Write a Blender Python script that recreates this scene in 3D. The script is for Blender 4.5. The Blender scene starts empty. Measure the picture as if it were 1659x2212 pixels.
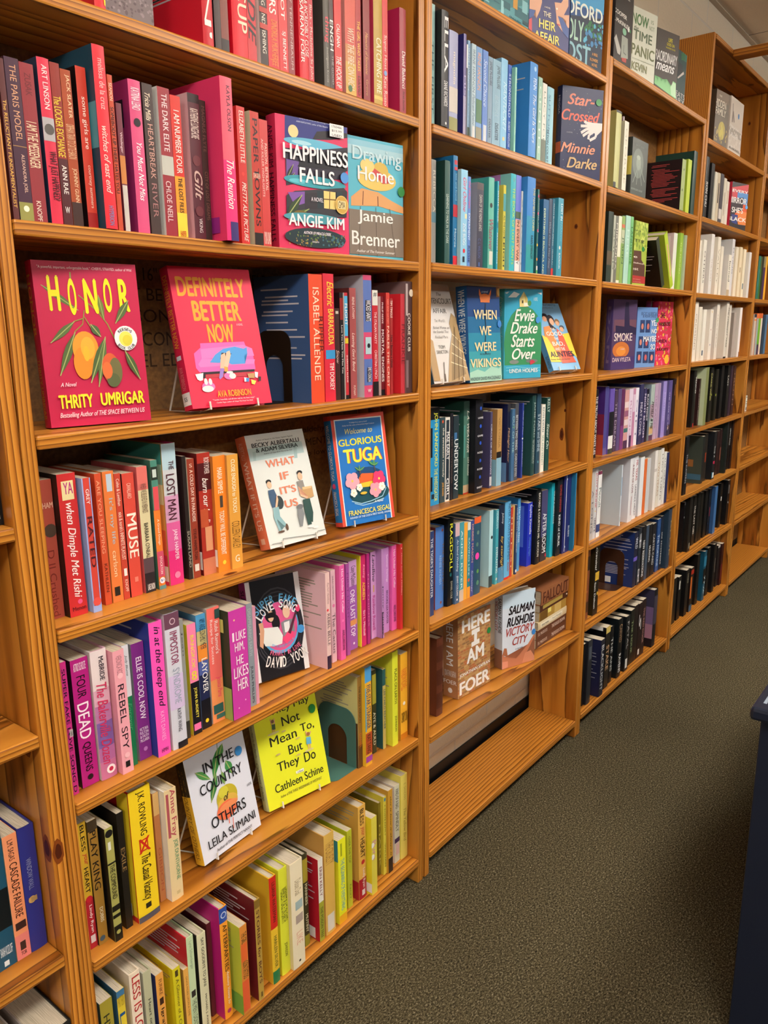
import bpy, bmesh, math, random
from math import sin, cos, pi, radians, atan2, hypot, sqrt
from mathutils import Matrix, Vector
random.seed(7)
S = bpy.context.scene
C = S.collection
# ------------------------------------------------------------------ camera
cam = bpy.data.cameras.new('camera')
camo = bpy.data.objects.new('camera', cam); C.objects.link(camo)
YAW, PIT, ROL = 0.9063955, 0.2249938, -0.0095620
fw = Vector((sin(YAW)*cos(PIT), cos(YAW)*cos(PIT), -sin(PIT)))
r0 = Vector((cos(YAW), -sin(YAW), 0)); u0 = r0.cross(fw)
rt = cos(ROL)*r0+sin(ROL)*u0; up = -sin(ROL)*r0+cos(ROL)*u0
camo.matrix_world = Matrix(((rt.x, up.x, -fw.x, -0.56417), (rt.y, up.y, -fw.y, -1.05568), (rt.z, up.z, -fw.z, 1.43146), (0, 0, 0, 1)))
cam.sensor_fit = 'VERTICAL'; cam.sensor_height = 24.0; cam.lens = 24.0*1702.035/2212.0
cam.clip_start = .05
S.camera = camo
# ------------------------------------------------------------------ light and exposure
S.view_settings.view_transform = 'Standard'
S.view_settings.look = 'None'
S.view_settings.gamma = 1.0
S.view_settings.use_curve_mapping = False
S.view_settings.exposure = -0.62
wd = bpy.data.worlds.new('room_light'); S.world = wd; wd.use_nodes = True
wd.node_tree.nodes['Background'].inputs[0].default_value = (1.0, .93, .84, 1)
wd.node_tree.nodes['Background'].inputs[1].default_value = .11
LAMPS = [(-2.7, -1.5, 46), (-.3, -1.5, 26), (2.1, -1.5, 36), (4.5, -1.5, 44), (-2.7, -3.9, 34), (-.3, -3.9, 22), (2.1, -3.9, 22)]
for i, (x, y, e) in enumerate(LAMPS):
    l = bpy.data.lights.new('ceiling_lamp_light', 'AREA'); l.shape = 'RECTANGLE'; l.size = 1.15; l.size_y = .55
    l.energy = e; l.color = (1.0, .95, .88)
    o = bpy.data.objects.new('ceiling_lamp_light', l); o.location = (x, y, 2.60); C.objects.link(o)

# ------------------------------------------------------------------ materials
def lin(h):
    v = [int(h[i:i+2], 16)/255 for i in (0, 2, 4)]
    return tuple(c/12.92 if c <= .04045 else ((c+.055)/1.055)**2.4 for c in v)
SHORT = {'w': 'f2efea', 'k': '161416'}
MATS = {}
def paint(h, rough=.42, name=None):
    h = SHORT.get(h, h)
    if len(h) != 6: h = (h*6)[:6]
    k = (h, rough)
    if k not in MATS:
        m = bpy.data.materials.new(name or 'print_'+h); m.use_nodes = True
        b = m.node_tree.nodes['Principled BSDF']
        c = lin(h)
        b.inputs['Base Color'].default_value = (c[0], c[1], c[2], 1)
        b.inputs['Roughness'].default_value = rough
        b.inputs['Specular IOR Level'].default_value = .35
        MATS[k] = m
    return MATS[k]
def newmat(name):
    m = bpy.data.materials.new(name); m.use_nodes = True
    return m, m.node_tree, m.node_tree.nodes['Principled BSDF']
def nd(nt, t, **kw):
    n = nt.nodes.new(t)
    for k, v in kw.items():
        if k.startswith('i_'):
            key = k[2:]
            n.inputs[int(key) if key.isdigit() else key.replace('_', ' ')].default_value = v
        else: setattr(n, k, v)
    return n
def ramp(nt, stops):
    r = nt.nodes.new('ShaderNodeValToRGB')
    while len(r.color_ramp.elements) < len(stops): r.color_ramp.elements.new(.5)
    for e, (p, c) in zip(r.color_ramp.elements, stops):
        e.position = p; cc = lin(c) if isinstance(c, str) else (c, c, c); e.color = (*cc, 1)
    return r
def pine(name, axis, cols, rings=84., rough=.34):
    m, nt, b = newmat(name)
    L = nt.links.new
    tc = nd(nt, 'ShaderNodeTexCoord'); oi = nd(nt, 'ShaderNodeObjectInfo')
    sc = nd(nt, 'ShaderNodeMapping')
    s = [1, 1, 1]; s['XYZ'.index(axis)] = .085
    sc.inputs['Scale'].default_value = s
    L(tc.outputs['Object'], sc.inputs['Vector'])
    mul = nd(nt, 'ShaderNodeVectorMath', operation='SCALE'); L(oi.outputs['Random'], mul.inputs['Scale'])
    mul.inputs[0].default_value = (7.3, 3.1, 5.7)
    add = nd(nt, 'ShaderNodeVectorMath', operation='ADD'); L(sc.outputs[0], add.inputs[0]); L(mul.outputs[0], add.inputs[1])
    n1 = nd(nt, 'ShaderNodeTexNoise', i_Scale=3.0, i_Detail=2.0, i_Roughness=.5); L(add.outputs[0], n1.inputs['Vector'])
    n2 = nd(nt, 'ShaderNodeTexNoise', i_Scale=30., i_Detail=3.0); L(add.outputs[0], n2.inputs['Vector'])
    sep = nd(nt, 'ShaderNodeSeparateXYZ'); L(sc.outputs[0], sep.inputs[0])
    oth = [a for a in 'XYZ' if a != axis]
    def off(sock, k, rr):
        a = nd(nt, 'ShaderNodeMath', operation='MULTIPLY_ADD'); L(oi.outputs['Random'], a.inputs[0]); a.inputs[1].default_value = k; a.inputs[2].default_value = rr
        f = nd(nt, 'ShaderNodeMath', operation='ADD'); L(sock, f.inputs[0]); L(a.outputs[0], f.inputs[1]); return f.outputs[0]
    p = off(sep.outputs[oth[0]], .05, .02); q = off(sep.outputs[oth[1]], -.06, .05)
    pp = nd(nt, 'ShaderNodeMath', operation='MULTIPLY'); L(p, pp.inputs[0]); L(p, pp.inputs[1])
    qq = nd(nt, 'ShaderNodeMath', operation='MULTIPLY_ADD'); L(q, qq.inputs[0]); L(q, qq.inputs[1]); L(pp.outputs[0], qq.inputs[2])
    rr = nd(nt, 'ShaderNodeMath', operation='SQRT'); L(qq.outputs[0], rr.inputs[0])
    d1 = nd(nt, 'ShaderNodeMath', operation='MULTIPLY_ADD'); L(n1.outputs['Fac'], d1.inputs[0]); d1.inputs[1].default_value = .11; L(rr.outputs[0], d1.inputs[2])
    d2 = nd(nt, 'ShaderNodeMath', operation='MULTIPLY_ADD'); L(n2.outputs['Fac'], d2.inputs[0]); d2.inputs[1].default_value = .010; L(d1.outputs[0], d2.inputs[2])
    fr = nd(nt, 'ShaderNodeMath', operation='MULTIPLY'); L(d2.outputs[0], fr.inputs[0]); fr.inputs[1].default_value = rings*1.6
    fc = nd(nt, 'ShaderNodeMath', operation='FRACT'); L(fr.outputs[0], fc.inputs[0])
    cr = ramp(nt, [(0, cols[0]), (.45, cols[1]), (.84, cols[2]), (.93, cols[3]), (1., cols[0])])
    L(fc.outputs[0], cr.inputs[0])
    n3 = nd(nt, 'ShaderNodeTexNoise', i_Scale=2.5, i_Detail=1.0); L(add.outputs[0], n3.inputs['Vector'])
    hv = nd(nt, 'ShaderNodeHueSaturation'); L(cr.outputs[0], hv.inputs['Color'])
    vv = nd(nt, 'ShaderNodeMapRange'); L(n3.outputs['Fac'], vv.inputs[0]); vv.inputs[1].default_value = .25; vv.inputs[2].default_value = .75
    vv.inputs[3].default_value = .84; vv.inputs[4].default_value = 1.1
    rv = nd(nt, 'ShaderNodeMath', operation='MULTIPLY_ADD'); L(oi.outputs['Random'], rv.inputs[0]); rv.inputs[1].default_value = .14; L(vv.outputs[0], rv.inputs[2])
    L(rv.outputs[0], hv.inputs['Value'])
    L(hv.outputs[0], b.inputs['Base Color'])
    b.inputs['Roughness'].default_value = rough
    b.inputs['Specular IOR Level'].default_value = .4
    bp = nd(nt, 'ShaderNodeBump', i_Strength=.12, i_Distance=.001); L(fc.outputs[0], bp.inputs['Height']); L(bp.outputs[0], b.inputs['Normal'])
    return m
PC = ('c48434', 'b67427', '8c5016', '5e330b')
PINE_X = pine('pine_board_lengthwise', 'X', PC)
PINE_Z = pine('pine_board_upright', 'Z', PC)
PINE_Y = pine('pine_beam', 'Y', PC)
def carpet():
    m, nt, b = newmat('speckled_carpet'); L = nt.links.new
    tc = nd(nt, 'ShaderNodeTexCoord')
    n1 = nd(nt, 'ShaderNodeTexNoise', i_Scale=210., i_Detail=3., i_Roughness=.7); L(tc.outputs['Object'], n1.inputs['Vector'])
    n2 = nd(nt, 'ShaderNodeTexNoise', i_Scale=1.1, i_Detail=2.); L(tc.outputs['Object'], n2.inputs['Vector'])
    mp = nd(nt, 'ShaderNodeMapping'); mp.inputs['Scale'].default_value = (150, 420, 1); mp.inputs['Rotation'].default_value = (0, 0, .5); L(tc.outputs['Object'], mp.inputs[0])
    n3 = nd(nt, 'ShaderNodeTexNoise', i_Scale=1., i_Detail=2.); L(mp.outputs[0], n3.inputs['Vector'])
    r = ramp(nt, [(.32, '1c1912'), (.46, '433c2a'), (.56, '5a523c'), (.70, '8c836c')])
    mx = nd(nt, 'ShaderNodeMath', operation='MULTIPLY_ADD'); L(n3.outputs['Fac'], mx.inputs[0]); mx.inputs[1].default_value = .6
    sb = nd(nt, 'ShaderNodeMath', operation='MULTIPLY_ADD'); L(n1.outputs['Fac'], sb.inputs[0]); sb.inputs[1].default_value = .8; sb.inputs[2].default_value = -.2
    L(sb.outputs[0], mx.inputs[2]); L(mx.outputs[0], r.inputs[0])
    hv = nd(nt, 'ShaderNodeHueSaturation'); L(r.outputs[0], hv.inputs['Color'])
    vv = nd(nt, 'ShaderNodeMapRange'); L(n2.outputs['Fac'], vv.inputs[0]); vv.inputs[1].default_value = .3; vv.inputs[2].default_value = .7; vv.inputs[3].default_value = .86; vv.inputs[4].default_value = 1.12
    L(vv.outputs[0], hv.inputs['Value']); L(hv.outputs[0], b.inputs['Base Color'])
    b.inputs['Roughness'].default_value = .95; b.inputs['Specular IOR Level'].default_value = .1
    bp = nd(nt, 'ShaderNodeBump', i_Strength=.8, i_Distance=.004); L(mx.outputs[0], bp.inputs['Height']); L(bp.outputs[0], b.inputs['Normal'])
    return m
def blockwall():
    m, nt, b = newmat('painted_block_wall'); L = nt.links.new
    tc = nd(nt, 'ShaderNodeTexCoord'); sp = nd(nt, 'ShaderNodeSeparateXYZ'); L(tc.outputs['Object'], sp.inputs[0])
    cb = nd(nt, 'ShaderNodeCombineXYZ'); L(sp.outputs['X'], cb.inputs[0])
    az = nd(nt, 'ShaderNodeMath', operation='ADD'); L(sp.outputs['Z'], az.inputs[0]); az.inputs[1].default_value = .054; L(az.outputs[0], cb.inputs[1])
    br = nd(nt, 'ShaderNodeTexBrick', offset=.5); L(cb.outputs[0], br.inputs['Vector'])
    br.inputs['Scale'].default_value = 1.; br.inputs['Brick Width'].default_value = .4; br.inputs['Row Height'].default_value = .2; br.inputs['Mortar Size'].default_value = .006
    br.inputs['Mortar Smooth'].default_value = .3
    br.inputs['Color1'].default_value = (*lin('eadfca'), 1); br.inputs['Color2'].default_value = (*lin('e6dbc7'), 1); br.inputs['Mortar'].default_value = (*lin('dfd9cd'), 1)
    L(br.outputs['Color'], b.inputs['Base Color'])
    n = nd(nt, 'ShaderNodeTexNoise', i_Scale=95., i_Detail=4., i_Roughness=.7); L(tc.outputs['Object'], n.inputs['Vector'])
    bp = nd(nt, 'ShaderNodeBump', i_Strength=.5, i_Distance=.006); L(n.outputs['Fac'], bp.inputs['Height'])
    bp2 = nd(nt, 'ShaderNodeBump', i_Strength=.5, i_Distance=.004); L(br.outputs['Fac'], bp2.inputs['Height']); L(bp.outputs[0], bp2.inputs['Normal'])
    L(bp2.outputs[0], b.inputs['Normal']); b.inputs['Roughness'].default_value = .38
    return m
def ceilmat():
    m, nt, b = newmat('ceiling_tile'); L = nt.links.new
    tc = nd(nt, 'ShaderNodeTexCoord'); mp = nd(nt, 'ShaderNodeMapping'); mp.inputs['Location'].default_value = (.22, .41, 0); L(tc.outputs['Object'], mp.inputs[0])
    br = nd(nt, 'ShaderNodeTexBrick', offset=0.); L(mp.outputs[0], br.inputs['Vector'])
    br.inputs['Scale'].default_value = 1.; br.inputs['Brick Width'].default_value = .61; br.inputs['Row Height'].default_value = .61; br.inputs['Mortar Size'].default_value = .004
    br.inputs['Color1'].default_value = (*lin('f6e4cc'), 1); br.inputs['Color2'].default_value = (*lin('f2e0c8'), 1); br.inputs['Mortar'].default_value = (*lin('7c6c5c'), 1)
    n = nd(nt, 'ShaderNodeTexNoise', i_Scale=160., i_Detail=3., i_Roughness=.8); L(tc.outputs['Object'], n.inputs['Vector'])
    r = ramp(nt, [(.36, .55), (.46, 1.)]); L(n.outputs['Fac'], r.inputs[0])
    mx = nd(nt, 'ShaderNodeMix', data_type='RGBA', blend_type='MULTIPLY'); mx.inputs[0].default_value = .22; L(br.outputs['Color'], mx.inputs[6]); L(r.outputs[0], mx.inputs[7])
    L(mx.outputs[2], b.inputs['Base Color']); b.inputs['Roughness'].default_value = .9
    bp = nd(nt, 'ShaderNodeBump', i_Strength=.3, i_Distance=.003); L(n.outputs['Fac'], bp.inputs['Height']); L(bp.outputs[0], b.inputs['Normal'])
    return m
def hardboard():
    m, nt, b = newmat('brown_hardboard'); L = nt.links.new
    tc = nd(nt, 'ShaderNodeTexCoord'); n = nd(nt, 'ShaderNodeTexNoise', i_Scale=120., i_Detail=4.); L(tc.outputs['Object'], n.inputs['Vector'])
    r = ramp(nt, [(.3, '6c4a24'), (.7, '8c6432')]); L(n.outputs['Fac'], r.inputs[0]); L(r.outputs[0], b.inputs['Base Color'])
    b.inputs['Roughness'].default_value = .6
    return m
def pagemat():
    m, nt, b = newmat('page_edges'); L = nt.links.new
    tc = nd(nt, 'ShaderNodeTexCoord'); mp = nd(nt, 'ShaderNodeMapping'); mp.inputs['Scale'].default_value = (2600, 30, 30); L(tc.outputs['Object'], mp.inputs[0])
    n = nd(nt, 'ShaderNodeTexNoise', i_Scale=1., i_Detail=1.); L(mp.outputs[0], n.inputs['Vector'])
    r = ramp(nt, [(.35, 'b0a48c'), (.6, 'd8ccb6')]); L(n.outputs['Fac'], r.inputs[0]); L(r.outputs[0], b.inputs['Base Color'])
    b.inputs['Roughness'].default_value = .8
    return m
CARPET, WALLM, CEILM, HARD, PAGE = carpet(), blockwall(), ceilmat(), hardboard(), pagemat()
BLACKB = paint('0c0b0b', .45, 'black_cove_base')
WIRE = paint('d8d4cc', .3, 'white_coated_wire')

# ------------------------------------------------------------------ mesh helpers
class MB:
    def __init__(s): s.v = []; s.f = []; s.m = []; s.ml = []
    def mi(s, m):
        if m not in s.ml: s.ml.append(m)
        return s.ml.index(m)
    def face(s, pts, m):
        i = len(s.v); s.v += [tuple(p) for p in pts]; s.f.append(tuple(range(i, i+len(pts)))); s.m.append(s.mi(m))
    def mesh(s, vs, fs, m):
        i = len(s.v); k = s.mi(m); s.v += vs
        for f in fs: s.f.append(tuple(a+i for a in f)); s.m.append(k)
    def box(s, x0, x1, y0, y1, z0, z1, m, bev=0):
        if bev:
            bm = bmesh.new(); bmesh.ops.create_cube(bm, size=1)
            for v in bm.verts: v.co = ((x0+x1)/2+v.co.x*(x1-x0), (y0+y1)/2+v.co.y*(y1-y0), (z0+z1)/2+v.co.z*(z1-z0))
            bmesh.ops.bevel(bm, geom=bm.edges[:], offset=bev, segments=2, affect='EDGES', profile=.5)
            bm.verts.index_update()
            s.mesh([tuple(v.co) for v in bm.verts], [[v.index for v in f.verts] for f in bm.faces], m); bm.free(); return
        P = [(x0, y0, z0), (x1, y0, z0), (x1, y1, z0), (x0, y1, z0), (x0, y0, z1), (x1, y0, z1), (x1, y1, z1), (x0, y1, z1)]
        s.mesh(P, [(0, 3, 2, 1), (4, 5, 6, 7), (0, 1, 5, 4), (1, 2, 6, 5), (2, 3, 7, 6), (3, 0, 4, 7)], m)
    def tube(s, pts, r, m, n=8):
        pts = [Vector(p) for p in pts]; rings = []
        for i, p in enumerate(pts):
            d = (pts[min(i+1, len(pts)-1)]-pts[max(i-1, 0)]).normalized()
            a = d.orthogonal().normalized() if i == 0 else (pa - d*pa.dot(d)).normalized()
            pa = a; b = d.cross(a)
            rings.append([tuple(p+r*(cos(2*pi*k/n)*a+sin(2*pi*k/n)*b)) for k in range(n)])
        vs = [q for R in rings for q in R]; fs = []
        for i in range(len(pts)-1):
            for k in range(n): fs.append((i*n+k, i*n+(k+1) % n, (i+1)*n+(k+1) % n, (i+1)*n+k))
        fs.append(tuple(range(n-1, -1, -1))); fs.append(tuple((len(pts)-1)*n+k for k in range(n)))
        s.mesh(vs, fs, m)
    def build(s, name, parent=None, smooth=False):
        me = bpy.data.meshes.new(name); me.from_pydata(s.v, [], s.f)
        for m in s.ml: me.materials.append(m)
        me.polygons.foreach_set('material_index', s.m)
        if smooth: me.polygons.foreach_set('use_smooth', [True]*len(s.f))
        me.update()
        o = bpy.data.objects.new(name, me); C.objects.link(o)
        if parent: o.parent = parent
        return o
def tag(o, label, cat, group=None):
    o['label'] = label; o['category'] = cat
    if group: o['group'] = group
    return o
def thing(name, label, cat, loc=(0, 0, 0), rot=None, group=None):
    o = bpy.data.objects.new(name, None); o.empty_display_size = .02; C.objects.link(o); o.location = loc
    if rot is not None: o.rotation_euler = rot
    return tag(o, label, cat, group)
def struct(o): o['kind'] = 'structure'; return o

# ------------------------------------------------------------------ lettering (built in font, laid out in a unit box)
TXT = {}
def text(st, fl='', res=3):
    k = (st, 'b' in fl, 'i' in fl, 't' in fl, 'B' in fl, res)
    if k not in TXT:
        cu = bpy.data.curves.new('t', 'FONT'); cu.body = st; cu.resolution_u = res
        if 'i' in fl: cu.shear = .32
        ob = bpy.data.objects.new('t', cu)
        me = ob.to_mesh()
        vs = [(v.co.x, v.co.y) for v in me.vertices]; fs = [tuple(p.vertices) for p in me.polygons]
        ob.to_mesh_clear(); bpy.data.objects.remove(ob); bpy.data.curves.remove(cu)
        x0 = y0 = x1 = y1 = e = 0
        if vs:
            e = .075 if 'B' in fl else .045 if 'b' in fl else 0 if 't' in fl else .022      # heavier strokes: the outline printed twice, a little apart
            if e:
                n = len(vs); f0 = fs
                for dx, dy in (((e, 0),) if e < .03 else ((e, 0), (e/2, e*.4), (e/2, -e*.2))):
                    m = len(vs); vs = vs+[(x+dx, y+dy) for x, y in vs[:n]]; fs = fs+[tuple(i+m for i in f) for f in f0]
            x0 = min(v[0] for v in vs); x1 = max(v[0] for v in vs); y0 = min(v[1] for v in vs); y1 = max(v[1] for v in vs)
            vs = [((v[0]-x0)/max(x1-x0, 1e-6), (v[1]-y0)/max(y1-y0, 1e-6)) for v in vs]
        n0 = max(1, len(vs)//(1 if not vs or not e else (2 if e < .03 else 4)))
        TXT[k] = ([(x, y, i//n0) for i, (x, y) in enumerate(vs)], fs, (x1-x0)/max(y1-y0, 1e-6))
    return TXT[k]
EPS = .00018
def disc(n=14): return [(cos(2*pi*i/n), sin(2*pi*i/n)) for i in range(n)]
def lum(h):
    c = lin(SHORT.get(h, h)); return .3*c[0]+.6*c[1]+.1*c[2]

# ------------------------------------------------------------------ one book: local X = thickness, Y = spine to fore-edge, Z = height
def book_meshes(root, kind, w, h, d, cov, L, toks, art=None, sink=None):
    mc, ml = paint(cov), paint(L)
    mb = MB()
    hard = kind == 'h'
    t = .0024 if hard else .0006
    t = min(t, w*.2)
    bul = min(.0015, w*.07) if hard else .0002
    ns = 7 if hard else 3
    def yb(u): return -bul*(1-(2*u-1)**2)
    prof = [(u*w, yb(u)) for u in [i/ns for i in range(ns+1)]]
    inn = [(t+(w-2*t)*i/ns, yb(i/ns)+t) for i in range(ns+1)]
    out = [(0, d)]+prof+[(w, d)]; ins = [(t, d)]+inn+[(w-t, d)]
    for i in range(len(out)-1):
        (x0, y0), (x1, y1) = out[i], out[i+1]
        mm = ml if i == 0 else mc
        mb.face([(x0, y0, 0), (x1, y1, 0), (x1, y1, h), (x0, y0, h)], mm)
        (a0, b0), (a1, b1) = ins[i], ins[i+1]
        mb.face([(a1, b1, 0), (a0, b0, 0), (a0, b0, h), (a1, b1, h)], mm)
        mb.face([(x0, y0, h), (x1, y1, h), (a1, b1, h), (a0, b0, h)], mm)
        mb.face([(x1, y1, 0), (x0, y0, 0), (a0, b0, 0), (a1, b1, 0)], mm)
    mb.face([(0, d, 0), (0, d, h), (t, d, h), (t, d, 0)], ml)
    mb.face([(w, d, h), (w, d, 0), (w-t, d, 0), (w-t, d, h)], mc)
    lay = [0]
    def sp(u, v, k): return (u*w, yb(u)-EPS*k, h*(1-v))
    def sf(u, v, k): return (u*w, -bul-EPS*k, h*(1-v))
    for tk in toks:
        if not tk: continue
        lay[0] += 1; k = lay[0]
        if tk[0] == '=':
            q = tk[1:].split('~'); col = q[0]; v0, v1 = float(q[1]), float(q[2]); ua, ub = (float(q[3]), float(q[4])) if len(q) > 3 else (0, 1)
            n = 6 if hard else 3; m = paint(col)
            for i in range(n):
                A, B = ua+(ub-ua)*i/n, ua+(ub-ua)*(i+1)/n
                mb.face([sp(A, v1, k), sp(B, v1, k), sp(B, v0, k), sp(A, v0, k)], m)
        elif tk[0] == '@':
            q = tk[1:].split('~'); u, v, r = float(q[1]), float(q[2]), float(q[3])/1000
            r = min(r, w*.48)
            mb.face([sf(min(max(u+r*a/w, 0), 1), v-r*b/h, k) for a, b in disc()], paint(q[0]))
        elif tk[0] == '<':
            q = tk[1:].split('~')
            if len(q) == 1:
                if tk[1] in 'gr':
                    n = int(tk[2:] or 0); N = 15 if n == 0 else (6 if n < 3 else n*3)
                    if tk[1] == 'r': col = 'b04848' if tk[2:] == '8' else ('909098' if lum(L) > .3 else 'b8b8c4')
                    else: col = '9c9484' if lum(L) > .3 else 'ccc8d0'
                    v = .07
                    for i in range(N):
                        vh = .012; a0 = .12+.1*random.random(); a1 = a0+.35+.4*random.random()
                        if random.random() < .2: v += .03
                        y0, y1 = d*(1-min(a1, .93)), d*(1-a0)
                        mb.face([(-EPS, y1, h*(1-v-vh)), (-EPS, y0, h*(1-v-vh)), (-EPS, y0, h*(1-v)), (-EPS, y1, h*(1-v))], paint(col)); v += .028
                continue
            v0, v1 = float(q[1]), float(q[2]); a0, a1 = (float(q[3]), float(q[4])) if len(q) > 3 else (0, 1)
            y0, y1 = d*(1-a1), d*(1-a0); x = -EPS*k
            mb.face([(x, y1, h*(1-v1)), (x, y0, h*(1-v1)), (x, y0, h*(1-v0)), (x, y1, h*(1-v0))], paint(q[0]))
        else:
            q = tk.split('~'); st, col, v0, v1 = q[0], q[1], float(q[2]), float(q[3])
            ua, ub = (float(q[4]), float(q[5])) if len(q) > 5 else (.25, .75)
            fl = q[6] if len(q) > 6 else ''
            if 'h' in fl:
                nl = int(''.join(c for c in fl if c.isdigit()) or 1)
                ws = st.split(); lines = [st] if nl == 1 else [' '.join(ws[round(i*len(ws)/nl):round((i+1)*len(ws)/nl)]) for i in range(nl)]
                for j, ln in enumerate(lines):
                    vs, fs, ar = text(ln, fl)
                    a, b_ = v0+(v1-v0)*j/nl, v0+(v1-v0)*(j+.8)/nl if nl > 1 else v1
                    mb.mesh([sf(ua+(ub-ua)*x, b_-(b_-a)*y, k+.3*l) for x, y, l in vs], fs, paint(col))
            else:
                vs, fs, ar = text(st, fl)
                mb.mesh([sf(ua+(ub-ua)*y, v0+(v1-v0)*x, k+.3*l) for x, y, l in vs], fs, paint(col))
    if art: cover_art(mb, w, h, d, art, root)
    if not sink: mb.build('cover', root)
    pg = MB()
    e = .003 if hard else .0002
    if hard:
        m = 5; top = []
        pr = [(t+.0002+(w-2*t-.0004)*i/m, .5*yb(i/m)+t+.0012) for i in range(m+1)]
        pr2 = [(p[0], d-.004-.5*yb(i/m)-.001) for i, p in enumerate(pr)]
        lp = pr+pr2[::-1]
        n = len(lp)
        pg.face([(x, y, h-e) for x, y in lp], PAGE); pg.face([(x, y, e) for x, y in lp[::-1]], PAGE)
        for i in range(n):
            a, b_ = lp[i], lp[(i+1) % n]; pg.face([(a[0], a[1], e), (b_[0], b_[1], e), (b_[0], b_[1], h-e), (a[0], a[1], h-e)], PAGE)
    else:
        pg.box(t+.0001, w-t-.0001, t+.0003, d-.0004, e, h-e, PAGE)
    if not sink: pg.build('page_block', root); return
    S_, (ox, oy, oz) = sink
    for q in (mb, pg):
        i = len(S_.v); S_.v += [(a+ox, b_+oy, c+oz) for a, b_, c in q.v]
        for f, m_ in zip(q.f, q.m): S_.f.append(tuple(a+i for a in f)); S_.m.append(S_.mi(q.ml[m_]))
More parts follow.
